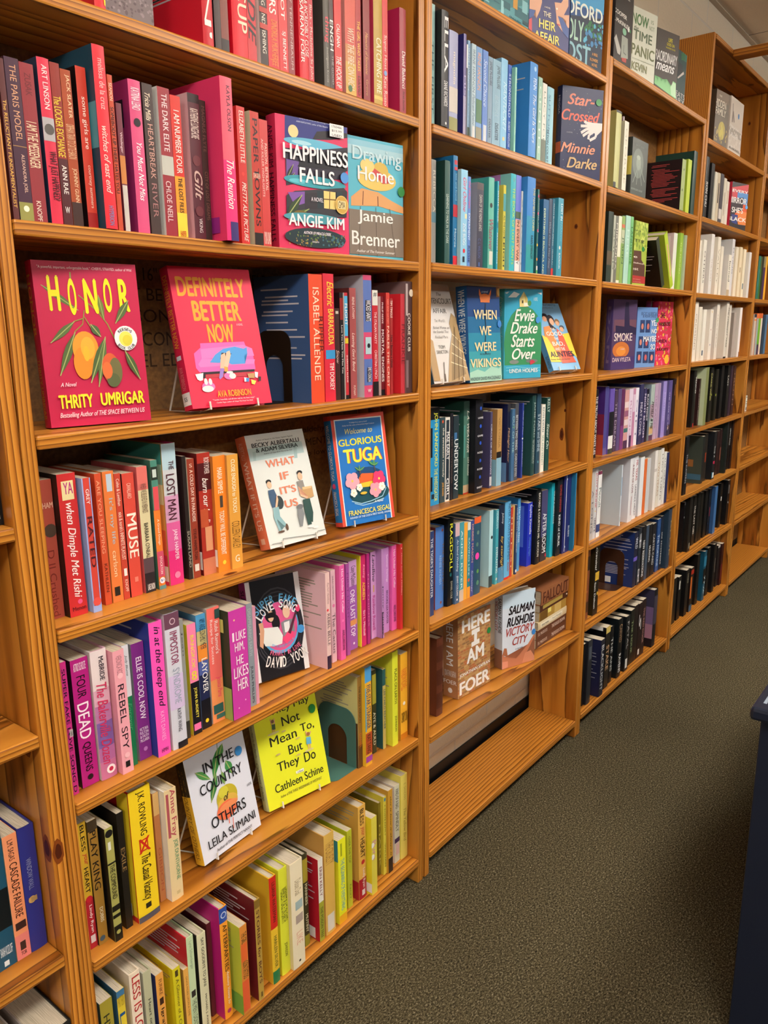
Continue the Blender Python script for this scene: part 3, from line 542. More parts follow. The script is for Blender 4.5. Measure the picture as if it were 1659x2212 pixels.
BOOKS = r"""
@A1
1570 179 203 12|h d42a30 d02830|m~f0c830~.55~.8~.05~.95~bi;f~f0c830~.8~.97~.1~.95~bi
3489 212 200 12|h c01e2c d42034|IN'~w~.5~.93~.15~.8;<g5;<g5
3734 130 194 12|p 3a2626 1c1216|
3868 159 207 12|p 7c3c32 2a1a1a|=2a1c1c~.9~1
4108 330 197 12|h d2182c e2142c|CUP~f4dcc0~.45~.8~.35~.95
4444 193 193 12|p c42c36 -|DIE~k~.5~.86~.1~.95~i
4723 179 207 12|p 32201e e4dcd8|HUNTING AND FISHING~e8ddd0~.3~.9~.3~.75;=b43028~.2~.24;=b43028~.32~.36;=b43028~.44~.48;=b43028~.56~.6;=b43028~.68~.72
4909 261 229 12|p cc2c34 -|BUILDERS~w~.2~.62~.2~.8;DINDRILA MUKHERJEE~f08a40~.66~.97~.15~.85
5179 213 224 12|p cc2c32 -|NOT~w~.4~.62~.3~.7;SJ BENNETT~w~.7~.97~.3~.75
5399 151 222 12|p 8c2a30 -|EMILY TENNENBAUM~c8a8a8~.3~.95~.4~.75~t
5674 236 199 12|h d01c2c d81c30|LOUD & INCREDIBLY CLOSE~w~.2~.8~.6~.95~t;SAFRAN FOER~w~.35~.86~.1~.5
5917 133 213 12|p be2638 -|Black - Madeleine St John~f0c0b8~.4~.97~.2~.8
6324 167 202 12|h 54504a 3e423e|thing~d84858~.4~.62~.1~.9;Investigation Krouse~b8b4ac~.66~.95~.3~.7~t
6498 110 197 12|p 40282a -|ENGH~w~.4~.66~.1~.9;THE GOOD~b0a0a0~.7~.95~.4~.8
6634 201 194 12|p cc2a2c -|CALLINAN~w~.4~.6~.3~.75;THE HOOK UP~w~.68~.96~.15~.85
6938 312 199 12|p c84c3c c8908c|=c8a048~.7~1;=c07a40~.55~.7;WITH THE FIRE ON HIGH~f0d8c0~.4~.94~.2~.8;@3c6a3a~.4~.93~6
7258 153 229 12|p a8242a -|THE GIRL WHO TAKES~f0c040~.4~.78~.25~.75;DAVID~5a1014~.82~.97~.25~.75
7476 205 225 12|p 8a2026 4a1418|Memoirs of Someone~d89c60~.45~.78~.3~.7~i;Grove~c89060~.82~.95~.35~.65
7800 276 224 12|h b8963c c03858|CATCHING FIRE~f4ecd0~.45~.9~.25~.8;=d8c060~.92~.95
8085 171 224 12|p cc2c34 -|Super Host~f0d0c8~.4~.68~.2~.8;Kate Russo~f0d0c8~.74~.98~.2~.8;@7a9ad0~.5~.71~5
8651 220 198 12|h 9a2438 b02858|David Baldacci~f4e4e0~.4~.75~.3~.8;first family~5c1420~.78~.97~.3~.7;<ece8e0~.9~1~.0~.5;<14~.9~.93~0~.4
@A2
95 80 197 15|p 5a2a2c -|The RELUCTANT FUNDAMENTALIST~e0b050~.25~.92~.2~.75
185 192 201 15|p 43263a -|THE PARIS MODEL~d09a78~.04~.5~.3~.75~t;=a07848~.53~.535;ALEXANDRA JOEL~d8b0a0~.58~.82~.45~.75;=8c8a48~.88~1;@f0ecd0~.5~.92~4
381 195 199 15|p 8c2e36 -|ZUSAK~6a2028~.06~.2~.3~.75;I AM THE MESSENGER~ecd0b0~.36~.65~.1~.85;KNOPF~e8d0c0~.86~.99~.25~.6
636 170 211 15|h d02a48 2a3852|ART LINSON~f4d8d8~.04~.3~.3~.75;=a8a4a8~.35~.49;@54504e~.5~.42~7;WHAT JUST HAPPENED?~3a1018~.55~.85~.1~.9
817 139 209 15|p 8a2c24 -|The LOCKER EXCHANGE~e8c838~.2~.57~.1~.85;=4c1c22~.58~1;ANN RAE~f0e0d8~.62~.8~.3~.8;W~w~.88~.92~.25~.75~h
964 154 204 15|p a04420 -|JACK SLATER~f0c8a0~.03~.3~.4~.85;ORPHAN TRAIN TO CATTLE BARON~e8b890~.34~.56~.1~.9~t;JOHNNY GUNN~f0c8a0~.62~.84~.3~.8;=3c2420~.84~1
1200 155 213 15|p c43a2a 1c1214|some girls are~f8dcd0~.18~.5~.25~.8;courtney summers~f0c0b0~.6~.87~.35~.7;=9c1c1c~.9~1
1386 192 242 0|h dc2838 24485c|melissa de la cruz~f4b0b0~.07~.34~.35~.8;witches of east end~f8d0c8~.43~.8~.25~.75~i;HYPERION~7080b0~.87~.98~.3~.7;<4a98a8~.3~.55
1700 78 213 15|p c04a2c -|SEAMON~f0c8b0~.05~.16~.2~.8;SOMEBODY UP THERE HATES YOU~1a1414~.2~.75~.1~.8
1808 91 178 15|p 6c2c3c -|Wittlinger~e0c0c8~.22~.38~.25~.75;=c07a3c~.4~.62;Sandpiper~2a2420~.65~.93~.1~.9~i;=c8c0b8~.63~1~.05~.95
2040 211 215 15|h d04c7c 962e68|KATRINA LENO~f8e8f0~.05~.19~.15~.85;You Must Not Miss~f8f0f4~.4~.78~.3~.75~i;@1c1420~.5~.27~6;<1c1828~.12~.3~.6~.9
2282 181 215 15|p 40302e -|Tricia Mills~e8d8c0~.06~.24~.2~.7~i;HEARTBREAK~c8988c~.26~.62~.3~.8~t;RIVER~a07070~.65~.88~.3~.8~t
2556 220 216 15|p 922834 f0eeea|THE DARK ELITE~f0d8d8~.04~.42~.3~.75;=b8b8b0~.45~.58;CHLOE NEILL~e8c8c8~.62~.9~.2~.65
2784 193 209 15|p cc3026 -|=e09828~.56~.82;=e8d040~.82~1;I AM NUMBER FOUR~f8e8e0~.1~.54~.25~.8;THE LOST FILES~2a1c10~.57~.82~.3~.7;HARPER~c02020~.95~.99~.2~.8~h
3123 226 219 15|p 54222e d8b0b8|=2a1418~.0~.06;KATHERINE LONGSHORE~e8d0c8~.1~.3~.15~.85;@6a3038~.5~.45~8;Gilt~c8a8a0~.52~.72~.2~.9~i;@6a3038~.5~.8~8;VIKING~e0d0d0~.85~.95~.4~.7
3353 126 213 15|p 34201e -|MAGNUS FLYTE~6c4c48~.04~.36~.3~.8~t;CITY OF LOST DREAMS~705048~.5~.85~.3~.8~t
3564 249 248 -12|h ea5a70 e83c70|=e42c74~.5~1;KAYLA OLSON~5a2840~.05~.32~.45~.75;The Reunion~f8ece8~.5~.8~.2~.8~i;=3c2c6c~.88~1~.3~1;<7a2c80~.22~.3~.2~.75;<7a2c80~.5~.57~.1~.6;<9a2c88~.85~.95~.3~.9
4134 182 220 15|p c82e2c -|ELIZABETH LITTLE~f8e4d8~.03~.4~.3~.8;@e04038~.5~.48~3;PRETTY AS A PICTURE~f8e4d8~.54~.98~.3~.8~i
4435 204 218 15|p b83428 c8d0b0|PAPER TOWNS~2a1418~.05~.85~.25~.8;JOHN GREEN~f0d0c0~.45~.5~.1~.9~h;=201818~.9~1
4643 194 209 15|p c43c3c 5a3a20|PASSION, BETRAYAL~f4d0c8~.18~.55~.5~.85~t;AND KILLER HIGHLIGHTS~f0c8c0~.15~.6~.15~.4~t;KYRA DAVIS~f4d8d0~.88~.98~.1~.9~h
@A3
5816 382 246 20|h dc4c2c 3c5888|ISABEL ALLENDE~f8d8c0~.1~.82~.25~.7~t;RIPPER~5c2020~.32~.6~.65~.95~t;<g
6249 312 249 22|h d02a40 -|Electric~f0d040~.06~.25~.3~.9~i;BARRACUDA~f0d850~.27~.55~.35~.85;=3890c8~.59~.66~.1~1;TIM DORSEY~f8e8e0~.69~.91~.4~.8
6661 145 184 30|p 3c2020 -|Snow~c8b0a8~.45~.6~.2~.8~i;=c8c0b0~.03~.06~.2~.8
6825 105 215 30|p 1c1418 -|Love You Hate You Miss You~f0e8e4~.3~.75~.35~.75;=8c2420~.05~.25
6935 98 215 27|p b82c38 d8d4d0|=48a4d0~.03~.4;=181418~.96~1;FLIGHT~f4f4f0~.1~.3~.1~.9;=d8c030~.42~.47;SHERMAN ALEXIE~f4e0dc~.58~.84~.3~.7
7097 204 225 27|p 9a4a4c 5a2a2a|IRENE LATHAM~e8d0c8~.08~.27~.4~.75;Leaving Gee's Bend~f0dcd4~.4~.75~.2~.75~ti;PUTNAM~e0c8c0~.88~.97~.4~.7
7482 276 252 22|h c84870 c4c4d2|=5870b0~.04~.46;=5870b0~.68~.9;=1c1a28~.2~.37~.2~.85;WICKED SAINTS~f0ecf0~.2~.37~.25~.8;=a8c4cc~.5~.64~.15~.85;@20202c~.5~.57~5;=1c1a28~.75~.87~.3~.8;EMILY A DUNCAN~e8e4ec~.75~.87~.35~.75;W~w~.93~.96~.3~.7~h
7842 185 223 27|p b82230 -|=dcdcd4~0~.14;#~2a2a2a~.02~.06~.2~.8~h;THE ITALIAN PARTY~f4d0d0~.2~.5~.3~.75;CHRISTINA LYNCH~f4d0d0~.56~.83~.3~.75;=181418~.86~1
8127 129 211 27|p 6c1622 e8dcdc|PHILIP REEVE~f0d8d8~.06~.27~.3~.7;MORTAL ENGINES~f4e8e4~.33~.86~.2~.8;=141014~.94~1
8260 117 219 22|p c43c34 9c2428|ABIE AND GATSBY~e89080~.06~.3~.3~.7;FABLES THE CREST~f0c8b8~.32~.92~.2~.8
8504 91 208 30|P a03030 -|TIM TINGLE~f0dcd0~.02~.2~.1~.9;How I Became a Ghost~201416~.38~.72~.1~.9
8780 152 218 22|h b83440 d82834|FRANKIE~6c1822~.3~.7~.15~.85~t
8936 244 245 19|h 4a3436 806868|=b0a0a0~.02~.3~0~.25;@e8dcc8~.75~.1~8;COOKIE CLUB~f0e4d8~.28~.62~.2~.6;=7c6468~.7~.95~0~.3
@A4
195 217 217 50|p a44a3c -|HAM~e0b8a0~.16~.2~.2~.95~h;@4a3a30~.6~.36~13;D II Crushed~7a2c24~.5~.98~.2~.7~t
421 298 224 35|p c42e30 241814|=e8d8a0~.05~.18~.2~.85;YA~b82c80~.06~.14~.3~.8~h;when Dimple Met Rishi~f8e8e4~.2~.87~.2~.75~i;@e05888~.6~.9~4;Menon~5c1820~.93~.96~.15~.9~h
767 145 214 27|p cc4438 94a8dc|=94a8dc~0~1~0~.15;=94a8dc~0~1~.88~1;=94a8dc~.95~1;GREY~f8e8e4~.08~.19~.35~.75;RATED~4c2028~.28~.66~.25~.8;@d85048~.5~.92~7
1081 113 215 42|p cc5030 -|ARE YOU SLEEPING~e8a888~.05~.6~.2~.7~t;KATHLEEN~5c2018~.68~.9~.3~.75
1220 195 216 42|p dc783c d08848|=b8c8d8~.02~.15~.3~.8;It's my life~a8b0b8~.2~.55~.3~.75;carlson~f0c8a0~.6~.8~.3~.7;=28241f~.88~.95~.2~.7
1424 113 210 42|p bc4230 -|Cohn & Levithan~f0d0c0~.04~.25~.25~.75;nick & norah's INFINITE PLAYLIST~f0d0c0~.3~.68~.2~.8;=ece4dc~.75~.81~.3~.8;KNOPF~f0c8b8~.84~.94~.3~.8
1562 217 208 42|p d04a3c 3c181c|CAVALLARO~f0c0b0~.08~.2~.35~.7;MUSE~f8ecdc~.32~.68~.15~.95;=e08070~.84~.88~.4~.7
1837 199 215 41|p d87068 cc6060|=d8cca0~.18~.72;=58444a~.72~.84;=2c2428~.84~1;WHEN WE BELIEVED IN MERMAIDS~6c5048~.13~.36~.25~.8~t;BARBARA O'NEAL~3c3830~.44~.72~.3~.7;LAKE UNION~f4f0ec~.93~.98~.2~.9~h
2094 128 223 39|p e07c30 3c6c5c|=4c8878~0~.38;=28342c~.05~.15;=ccd8d0~.07~.13~.2~.8;=d85058~.2~.38~.1~.9;A Grand Design~f4e0c8~.45~.65~.3~.7;=c84c68~.7~.9;STOCKTON~f4d8d8~.74~.88~.35~.7;@e8e8f0~.5~.93~5.5;$1~2c4c90~.92~.94~.25~.75~h;=5c8888~.97~1
2343 281 247 41|h d04080 d8b070|=b4d0dc~0~.18;=c8ccd0~.18~.36;=cc98b8~.36~.55;=d45c98~.55~.75;=d83078~.75~1;THE~4c2430~.12~.18~.4~.75;LOST MAN~4c2430~.21~.53~.15~.75;JANE HARPER~f4dce8~.6~.82~.35~.7;@e080a8~.5~.93~6;<3c9088~0~.14;<88b8a8~.14~.28;<d8d8a8~.28~.42;<e0a050~.42~.6;<e06840~.6~.78;<d83860~.78~1;<f4f0ec~.86~.97~.93~1
2757 80 221 42|p 28201e -|SUSAN LAND~b0a898~.6~.9~.2~.8
2841 156 215 40|p 923a28 d0c8b0|S~e0c0b0~.04~.07~.3~.7~h;A COLD DAY IN PARADISE~f0d4c4~.09~.52~.3~.75;STEVE HAMILTON~3c1c18~.58~.84~.3~.7;=d8d0c8~.88~.94~.2~.8
3055 286 222 39|p a83024 6c1c1c|=4c1418~.08~.3;RORY POWER~f4e0d8~.04~.17~.5~.9;burn our bodies down~f8ece4~.2~.78~.3~.75~i;=d8946c~.6~.8~.3~.85;=c87858~.86~1;=b85030~.45~.6~0~.6;<w~.8~.95~.95~1
3345 276 214 32|p ea8428 c87830|MARIA SEMPLE~f8ecd8~.1~.32~.3~.7;=4c4038~.34~.44~.4~.65;TODAY WILL BE DIFFERENT~f8ecd8~.47~.85~.3~.7;@f0d040~.5~.92~4;<w~.8~.95~.95~1
3625 260 213 27|p dc9c40 c89048|CLOSE ENOUGH to TOUCH~f8f0d8~.04~.5~.35~.7;COLLEEN OAKLEY~6c4c20~.58~.82~.15~.85~t;G~f4ecd8~.88~.94~.3~.7~h
@A5
108 112 226 28|p bc2c7c 5c183c|SUPER FAKE LOVE SONG D~1c1024~.05~.98~.25~.75;@181018~.9~.53~9;DAVID YOON~w~.5~.56~.5~1~h
321 298 220 34|p b0207c 2c1824|ASTRID SCHOLTE~f4dcec~.03~.09~.15~.85~h;FOUR~200c18~.13~.3~.25~.75;DEAD~f8e8f0~.34~.62~.15~.8;QUEENS~200c18~.65~.88~.2~.7;@200c18~.5~.93~5
641 283 225 30|h d8a8bc d8d0cc|=e4d4d4~0~.3;=b878a8~.42~.6;=7c5ca0~.55~.75;=b06aa0~.75~.86;=c07098~.86~1;McBRIDE~2c2030~.05~.23~.45~.75;The Bakerville Dozen~c8305c~.25~.88~.15~.8~i;@f4e8ec~.6~.93~8;@c02c50~.6~.93~4
957 206 218 17|p e8a0ac e8a0b0|VERONICA ROSSI~8c5c64~.04~.2~.25~.75~t;REBEL SPY~2c1c24~.27~.8~.2~.75~t;=201c1c~.9~.95~.3~.7;@f0b8c0~.5~.2~5;@f0b8c0~.5~.85~5
1197 122 218 28|p 187048 c8c8cc|=d4d4dc~0~.42;Judy Blume~505860~.08~.25~.3~.7~i;Forever~4ca070~.47~.7~.2~.8~i
1388 242 213 31|p 7a2a80 b0a8b8|ELLIE IS COOL NOW~f8ecf8~.12~.65~.3~.75;VICTORIA FULTON & FAITH McCLAREN~f4e0f4~.72~.85~.15~.85~h4;@b070b8~.5~.91~4
1647 261 245 15|h f054b4 2c3c98|in at the deep end~2c1830~.03~.63~.2~.8~i;KATE DAVIES~f8b0e0~.66~.88~.35~.65~t;HMH~5c2048~.94~.97~.25~.75~h;<g4
1954 305 252 14|h d0d0dc d4d4d8|=6c4458~0~.11;@d8c0cc~.5~.06~6;@6c4458~.5~.06~4.5;=d0bce0~.45~.7;IMPOSTOR~8c3c5c~.13~.37~.25~.75;SYNDROME~9ca4b8~.4~.66~.3~.75;KATHY WANG~4c4c58~.7~.87~.4~.65;=1c1c24~.95~1~.3~1
2356 86 228 28|p 90908c -|Jean~484848~.1~.3~.3~.7~t;=30302c~.85~1
2511 193 213 28|p f080a8 e0d030|BANGKOK~e8d840~.1~.4~.3~.7;8~e8d840~.42~.5~.2~.8~h;=14141c~.52~1;JOHN BURDETT~e8d850~.57~.85~.3~.7;=f070a8~.9~.96~.1~.9
2749 213 223 32|p 22284c 5890b4|=4c94c4~0~.14;=c8b878~.14~.26;=e88c34~.26~.4;=4c5c9c~.4~.52;=14141c~.74~1;AMY ANDELSON EMILY MEYER~203048~.04~.3~.3~.9~t;LAYOVER~w~.38~.68~.3~.85;@e8c828~.5~.93~4
3008 287 227 33|p ec6c64 d8d0c8|=e89058~.62~1;Recipe for Success~f8e8e4~.1~.48~.15~.42~t;Rubi Ramos's~f8e8e4~.12~.4~.55~.85;Jessica Parra~e8486c~.6~.78~.4~.9~i;=2c5a58~.84~.92~.1~.9;=386860~.93~.97~.3~1;=2c4a48~.02~.1~.6~1
3332 430 217 12|p c43ca0 34402c|@e8c090~.3~.09~2;I~f8e8f0~.2~.28~.15~.25~h;LIKE~f8e8f0~.2~.28~.35~.9~h;HIM,~f8e8f0~.3~.39~.25~.8~h;HE~f8e8f0~.42~.5~.3~.7~h;LIKES~f8e8f0~.52~.62~.12~.95~h;HER~f8e8f0~.64~.74~.3~.9~h;@f0c8d8~.7~.85~1.5;@f0c8d8~.3~.9~1.5;<9cb860~.7~1;<c8d070~.08~.2~.5~.9;<50584c~.35~.6~.2~.8
3913 145 212 28|p 8c949c a8a8a8|DISAPPEARING EARTH~b0b8bc~.05~.5~.2~.7~t;JULIA PHILLIPS~343c44~.6~.97~.2~.7
4062 80 203 28|p d090a8 -|
6128 131 218 26|h e8c4c0 f0c8d0|Rachel Hawkins~b08888~.1~.32~.3~.8~i;REBEL BELLE~4c3c44~.42~.75~.2~.8~t;=34243c~.86~1;@e03c48~.3~.38~3;<g
6454 144 213 40|p dcb4c0 -|SARAH HAYWOOD~5c484c~.06~.32~.3~.6;@d870a0~.5~.38~4;The Cactus~705860~.46~.9~.15~.8
6666 161 220 33|p e05ca4 e868ac|Hot Under His Collar~f8e0f0~.04~.5~.35~.75;@f080b8~.5~.58~3;ANDIE J CHRISTOPHER~501c3c~.68~.9~.2~.8
6953 113 216 40|p a04c98 -|FIRST LIGHT~7c3478~.1~.6~.2~.8~t
7196 282 213 53|p 9a58a8 8c4c98|=c898cc~0~.28;Casey McQuiston~3c2440~.06~.28~.15~.85;ONE LAST STOP~f4e4f4~.32~.85~.15~.7;=d89058~.66~.72~.1~.9;@f0e0f0~.5~.93~3
7530 194 220 47|h c42864 e8dc30|=e8dc30~0~1~0~.08;Kissing~f0a0b8~.1~.25~.35~.8~i;ADRIEN~e8c840~.29~.48~.3~.75;Siri L. Mitchell~f0d0d8~.6~.88~.35~.7
7750 96 220 45|P a82874 -|THE THINGS~d888b0~.2~.8~.3~.7~t
8039 191 215 57|p d8a0d8 a870b0|Landline~2c2034~.03~.34~.25~.8~i;=d8b060~.38~.46~.4~.6;Rainbow Rowell~b83088~.5~.9~.25~.75
8234 80 221 40|P b080b8 -|Jenny Finley~3c2c4c~.4~.97~.2~.8;=241c2c~.7~1~0~.3
8538 206 213 58|h c088cc c490c8|Summer Darlings~f0dcf0~.08~.4~.35~.75~t;BROOKE LEA FOSTER~4c3058~.5~.9~.35~.7
8770 185 215 51|p e060ac e060ac|Hot Under His Collar~f8e0f0~.05~.5~.35~.75;ANDIE J CHRISTOPHER~501c3c~.7~.9~.2~.8
8960 100 217 40|P cc3038 -|Home for the Holidays~f0c0b8~.1~.6~.3~.75~i;@f0d0c0~.5~.05~2
@A6
128 144 237 30|p d0a830 -|=b02430~.6~1;BLESS~1c1814~.02~.22~.25~.75;your~c04038~.24~.33~.25~.8~i;HEART~1c1814~.35~.55~.25~.75;@c02430~.5~.6~6;Lindy Ryan~f0dcd8~.65~.87~.3~.75;=d8c8c8~.89~.95~.2~.8
276 171 234 26|p a07830 2c241c|=3c3020~0~.08;PLAY KING~241c14~.08~.55~.15~.8;DOBBS~ece0c0~.7~.82~.4~.75;@405868~.4~.95~5
489 146 215 12|p a09c54 141210|@181614~.5~.05~9;=dcdccc~.12~.19~.25~.6;=18160f~.3~.315;THE COMPOUND~1c1a12~.32~.62~.2~.8;=18160f~.68~.73;=18160f~.76~.79;=18160f~.86~1;@a09c54~.5~.92~4
784 126 224 22|p 1c1814 201a14|EXILE~8a6c40~.3~.5~.2~.8;<8a6a3c~.45~.65~.5~.9
987 431 254 15|h ecca24 cc2028|J.K. ROWLING~241c10~.02~.35~.3~.7;=c83020~.38~.47~.3~.7;=ecca24~.39~.46~.36~.64;X~c82c1c~.37~.48~.25~.8~h;The Casual Vacancy~241c10~.5~.85~.2~.75~i;=2c2818~.87~.91~.35~.6;=4c4c58~.955~1;<e8c828~.0~.95~.78~1;<f0f0ec~.86~.96~.7~.9
1552 119 219 30|p b87848 -|GIBBON~a85438~.5~.9~.3~.8~t;=d8b070~0~.2
1683 252 222 14|h e0c898 e4e0dc|=a85058~.03~.42~.1~.3;Anne Fray~b04c58~.0~.42~.3~.85;JOE DUNTHORNE~58906a~.45~.82~.4~.8;=c8b080~.92~.95~.4~.7
7168 154 231 31|p 906c34 d4cc88|THE MAID'S VERSION~3c2c18~.1~.5~.3~.7;=5c3c20~.75~1;DANIEL~d07028~.62~.78~.3~.8;<g5;<4c3018~.5~1
7326 232 251 21|p e0a830 ecc034|=4c98d0~0~.15;FIVE-STAR STRANGER~2c4060~.18~.62~.2~.85;=4ca0c8~.2~.64~0~.15;=b05028~.66~.88;KAT TANG~2c1814~.68~.87~.2~.8;=9c4098~.9~.96
7880 148 218 45|p 38381c -|AYE & AULD~d8d0b0~.5~.9~.2~.8;=a09830~.05~.4
8211 117 211 39|H b8a458 2c5858|=2c5858~0~.2;LEE CHILD REACHER~2c5858~.25~.75~.2~.8;<c89c58~.3~.8~.25~.6;<w~.86~.97~.55~.85
8460 220 249 28|h d8dc38 dce040|PLACE ON EARTH~3c4420~.18~.55~.3~.75;JOHNSON~3c4420~.68~.85~.3~.7;<g4
8817 285 231 30|p ecae30 d09830|RAINBOW ROWELL~d0502c~.18~.42~.1~.9~t;@f4ecdc~.5~.58~5;CARRY ON~241c10~.68~.8~.1~.9~h;=c8781c~.93~1
@A7
185 235 237 30|p a09434 30505c|HYPERBOLE~2c3020~.12~.7~.2~.7
512 151 237 30|p d8c038 3c6c90|=3c7098~0~.06;PATTERN~a89030~.05~.14~.1~.9~h;Love~1c4c84~.2~.6~.15~.85;
776 216 252 30|h ecdcc4 e0d4c0|LESS IS LOST~b02c2c~.03~.6~.2~.9;=5c8c48~.8~.9
1052 166 235 30|h b4b494 b0b0a0|Heart on a Chain~34342c~.25~.72~.35~.7
1301 167 211 30|p dc9c48 34386c|FUNKE~6c3c20~.06~.22~.35~.75;=3c2418~.25~.32~.3~.8;Igraine~2c2018~.36~.65~.3~.8
1671 166 197 30|p d0c424 e0d820|A Glimmer of a Clue~58501c~.13~.72~.35~.75;=483c1c~.03~.1~.3~.7;=d85840~.85~1;<g4
1905 109 179 30|p e0a850 b08848|ONCE MORE UPON A TIME~8c5c28~.1~.6~.4~.75~t
2018 161 241 30|h c0d4a8 c41c2c|Lynn Schumberger~7c9078~.04~.3~.25~.75~t;=302c28~.5~.56~.2~.8;THE MEN I DIDN'T MARRY~4c584c~.58~.95~.2~.85~t;<g2
2259 209 229 30|h d4d0ac 24201c|SAY GOODBYE TO JANI~30302c~.04~.52~.3~.7;MICHAEL J. AXEEN~30302c~.6~.95~.4~.65
2658 104 219 50|p 5c2428 5c2428|
2766 197 259 23|h f09c30 c0207c|=2c4c9c~0~.13;@c8d4ec~.5~.065~7;@2c4c9c~.5~.065~5;AFTERPARTIES~2c2018~.15~.57~.3~.8;Anthony Veasna So~f8e8d0~.57~.87~.35~.75~i;@a83060~.5~.93~5
3078 188 207 2|p d08438 c0d048|THE GIRL WITH THE DRAGON TATTOO~2c2c14~.08~.6~.2~.9;STIEG LARSSON~2c2c14~.64~.95~.35~.75;=d86430~.2~.4~.1~.9;=d85c34~.62~.97~0~.9;<g3;<78b048~.78~1
3502 149 240 3|h b09040 6c1c24|STORIES for BOYS~4c1c1c~.1~.83~.25~.75;=806428~.0~.08;=5c4420~.92~.97~.4~.65;<g2
3655 86 168 45|p d89030 d8d0dc|LIST OF FALL~8c5818~.05~.3~.3~.7~t;@3c2818~.5~.92~3
3985 196 259 10|h e0b830 e8b830|=c8281f~0~.48;LILIANA WATERMAN~3c2018~.05~.42~.3~.75;HARLEN SILVER~5c6428~.55~.85~.3~.75;=2c7848~.88~1
4265 248 260 11|h d8dc38 d8d830|WEIRDEST PLACE ON EARTH~4c5020~.18~.5~.15~.85;JOHNSON~4c5020~.7~.83~.3~.7
4520 367 262 2|h e8dcbc e4d4a8|Deluxe Dual~a89878~.17~.31~.3~.8;=9cb0b0~.37~.45~.3~.9;=a8988c~.5~.58~.3~.9;LIKE~d8a890~.66~.78~.3~.8~t;@2c2420~.5~.94~3
5175 154 235 30|h 3c3820 484030|=a09030~.05~.3;MANNERS~d8d0a8~.32~.55~.25~.75;MUTINY~d8d0a8~.65~.85~.25~.75;=8c8828~.88~1
5478 158 213 12|p e4e0d4 b41c2c|=a0a034~.52~1;ERIN KELLY~78343c~.1~.45~.25~.75;THE POISON TREE~3c4424~.58~.96~.25~.75;<w~.85~.98~.3~.9;<g5
5702 329 259 13|h d4ac54 c8984c|THE CRUELTY~9c7438~.08~.3~.1~.9~t;=d8d0c0~.8~.97~.15~.85
6157 263 222 12|p e8e828 e8e430|THE BEGINNING OF EVERYTHING~4c98a0~.24~.85~.3~.8;=a0a820~.05~.2~.3~.5;=e8ac24~.9~1;<3c8c98~.0~.25~.9~1
6683 168 210 30|p b4b830 -|OVER THE TOP~4c4c28~.08~.42~.3~.7~t;NOT~6c6c28~.7~.9~.4~.7~t
7062 274 254 27|h dcac50 d0a048|=a8202c~.78~1~0~1;BLESS~24180f~.03~.2~.2~.7;your~c04838~.22~.32~.2~.7~i;HEART~24180f~.34~.55~.2~.75;@b0242c~.5~.6~6;Lindy Ryan~f0d8d4~.67~.88~.35~.75;=d8c8c8~.9~.96~.3~.7;<b0242c~.8~1;<g1
7388 206 213 13|p d8cc4c e8d82c|Pure~c89098~.3~.55~.15~.85;@f0f0e8~.15~.35~7;@f0f0e8~.15~.5~7;<w~.85~.97~.7~1
8066 83 207 45|P 807024 -|MARK~d8c858~.3~.9~.2~.8
8153 114 223 36|P d8cc4c d0c040|A ROSTE FAMILY~6c6420~.1~.5~.3~.7;=44809c~.02~.06~.2~.8;WILLIAM~6c6420~.6~.9~.3~.7~t
8272 179 236 30|p c09030 -|this is how it always is~3c2810~.08~.8~.35~.75~i;=241c18~.82~1
8679 210 224 41|p c8c8b0 ece8e4|KIND OF A BAD~3c3c34~.05~.3~.2~.8;SPINDLY~4c4c38~.34~.6~.2~.8;=3c2c4c~.68~.74;=d0b0a8~.75~.9~.2~.9
8910 277 242 38|h e4d468 e8d860|E. SANDERS~b0a048~.1~.3~.4~.7~t;The Yellow Bird~a89840~.4~.8~.35~.75~i
@B1
9743 230 240 15|p 9cc4c4 -|THE FIRST~4c7078~.3~.9~.4~.8~t
10010 261 230 0|h 1a1a20 141418|ELLA~f0f0f0~.05~.53~.35~.9;DIANE RICHARDS~e8e8e8~.6~.82~.3~.85;@d8d8d8~.6~.97~3;<g1
10543 348 208 15|h 9ca0c4 8c94c0|magnolia~f0e4d0~.2~.52~.35~.7;=c8c0b8~.55~.8;=8c8c50~.85~1
11132 114 215 15|H 6c649c 2c2c70|MISSING~c8c0e0~.4~.9~.3~.8~t;=a098b8~.6~1
11262 47 196 15|P 4c4c60 -|=f0f0f0~0~.25
11396 93 209 20|P 88accc -|IRENE HANNON~dce8f0~.08~.5~.2~.75~t;Sea Change~c8dce8~.55~.85~.2~.7~ti;=505c50~.88~1
11493 181 204 15|p b0c8d4 -|IRENE HANNON~5c7088~.06~.5~.2~.75~t;Pelican Point~7088a0~.52~.85~.2~.8~ti;=d0d4d4~.86~.98~.2~.8
11692 256 203 15|p 6c98cc -|IRENE HANNON~e8a050~.06~.45~.2~.75~t;=4c7858~.55~.8;=8c8c78~.85~1
11984 234 203 15|p 5c84cc -|Second Chance~c8dcf4~.1~.6~.2~.8~ti;=ccd4dc~.8~.98~.2~.8
12235 199 195 15|p 7c98b0 -|JAMIE McGUIRE~3c4c60~.05~.32~.15~.85;DISASTER~34485c~.7~.92~.25~.7
12453 378 195 15|p 84acc4 -|JAMIE McGUIRE~3c5064~.06~.32~.4~.9;BEAUTIFUL~a0c0d0~.4~.65~.3~.7~ti;DISASTER~34485c~.72~.92~.35~.75
12848 311 206 15|h 84bce0 -|NANTUCKET~c8e4f4~.25~.8~.3~.8~ti;=d8c890~.86~.9~.3~.6
13197 167 199 15|p 3c64bc -|STRONGHOLD~d8e0f4~.1~.6~.2~.8;ROBERT WHITLOW~d8e0f4~.65~.95~.2~.8
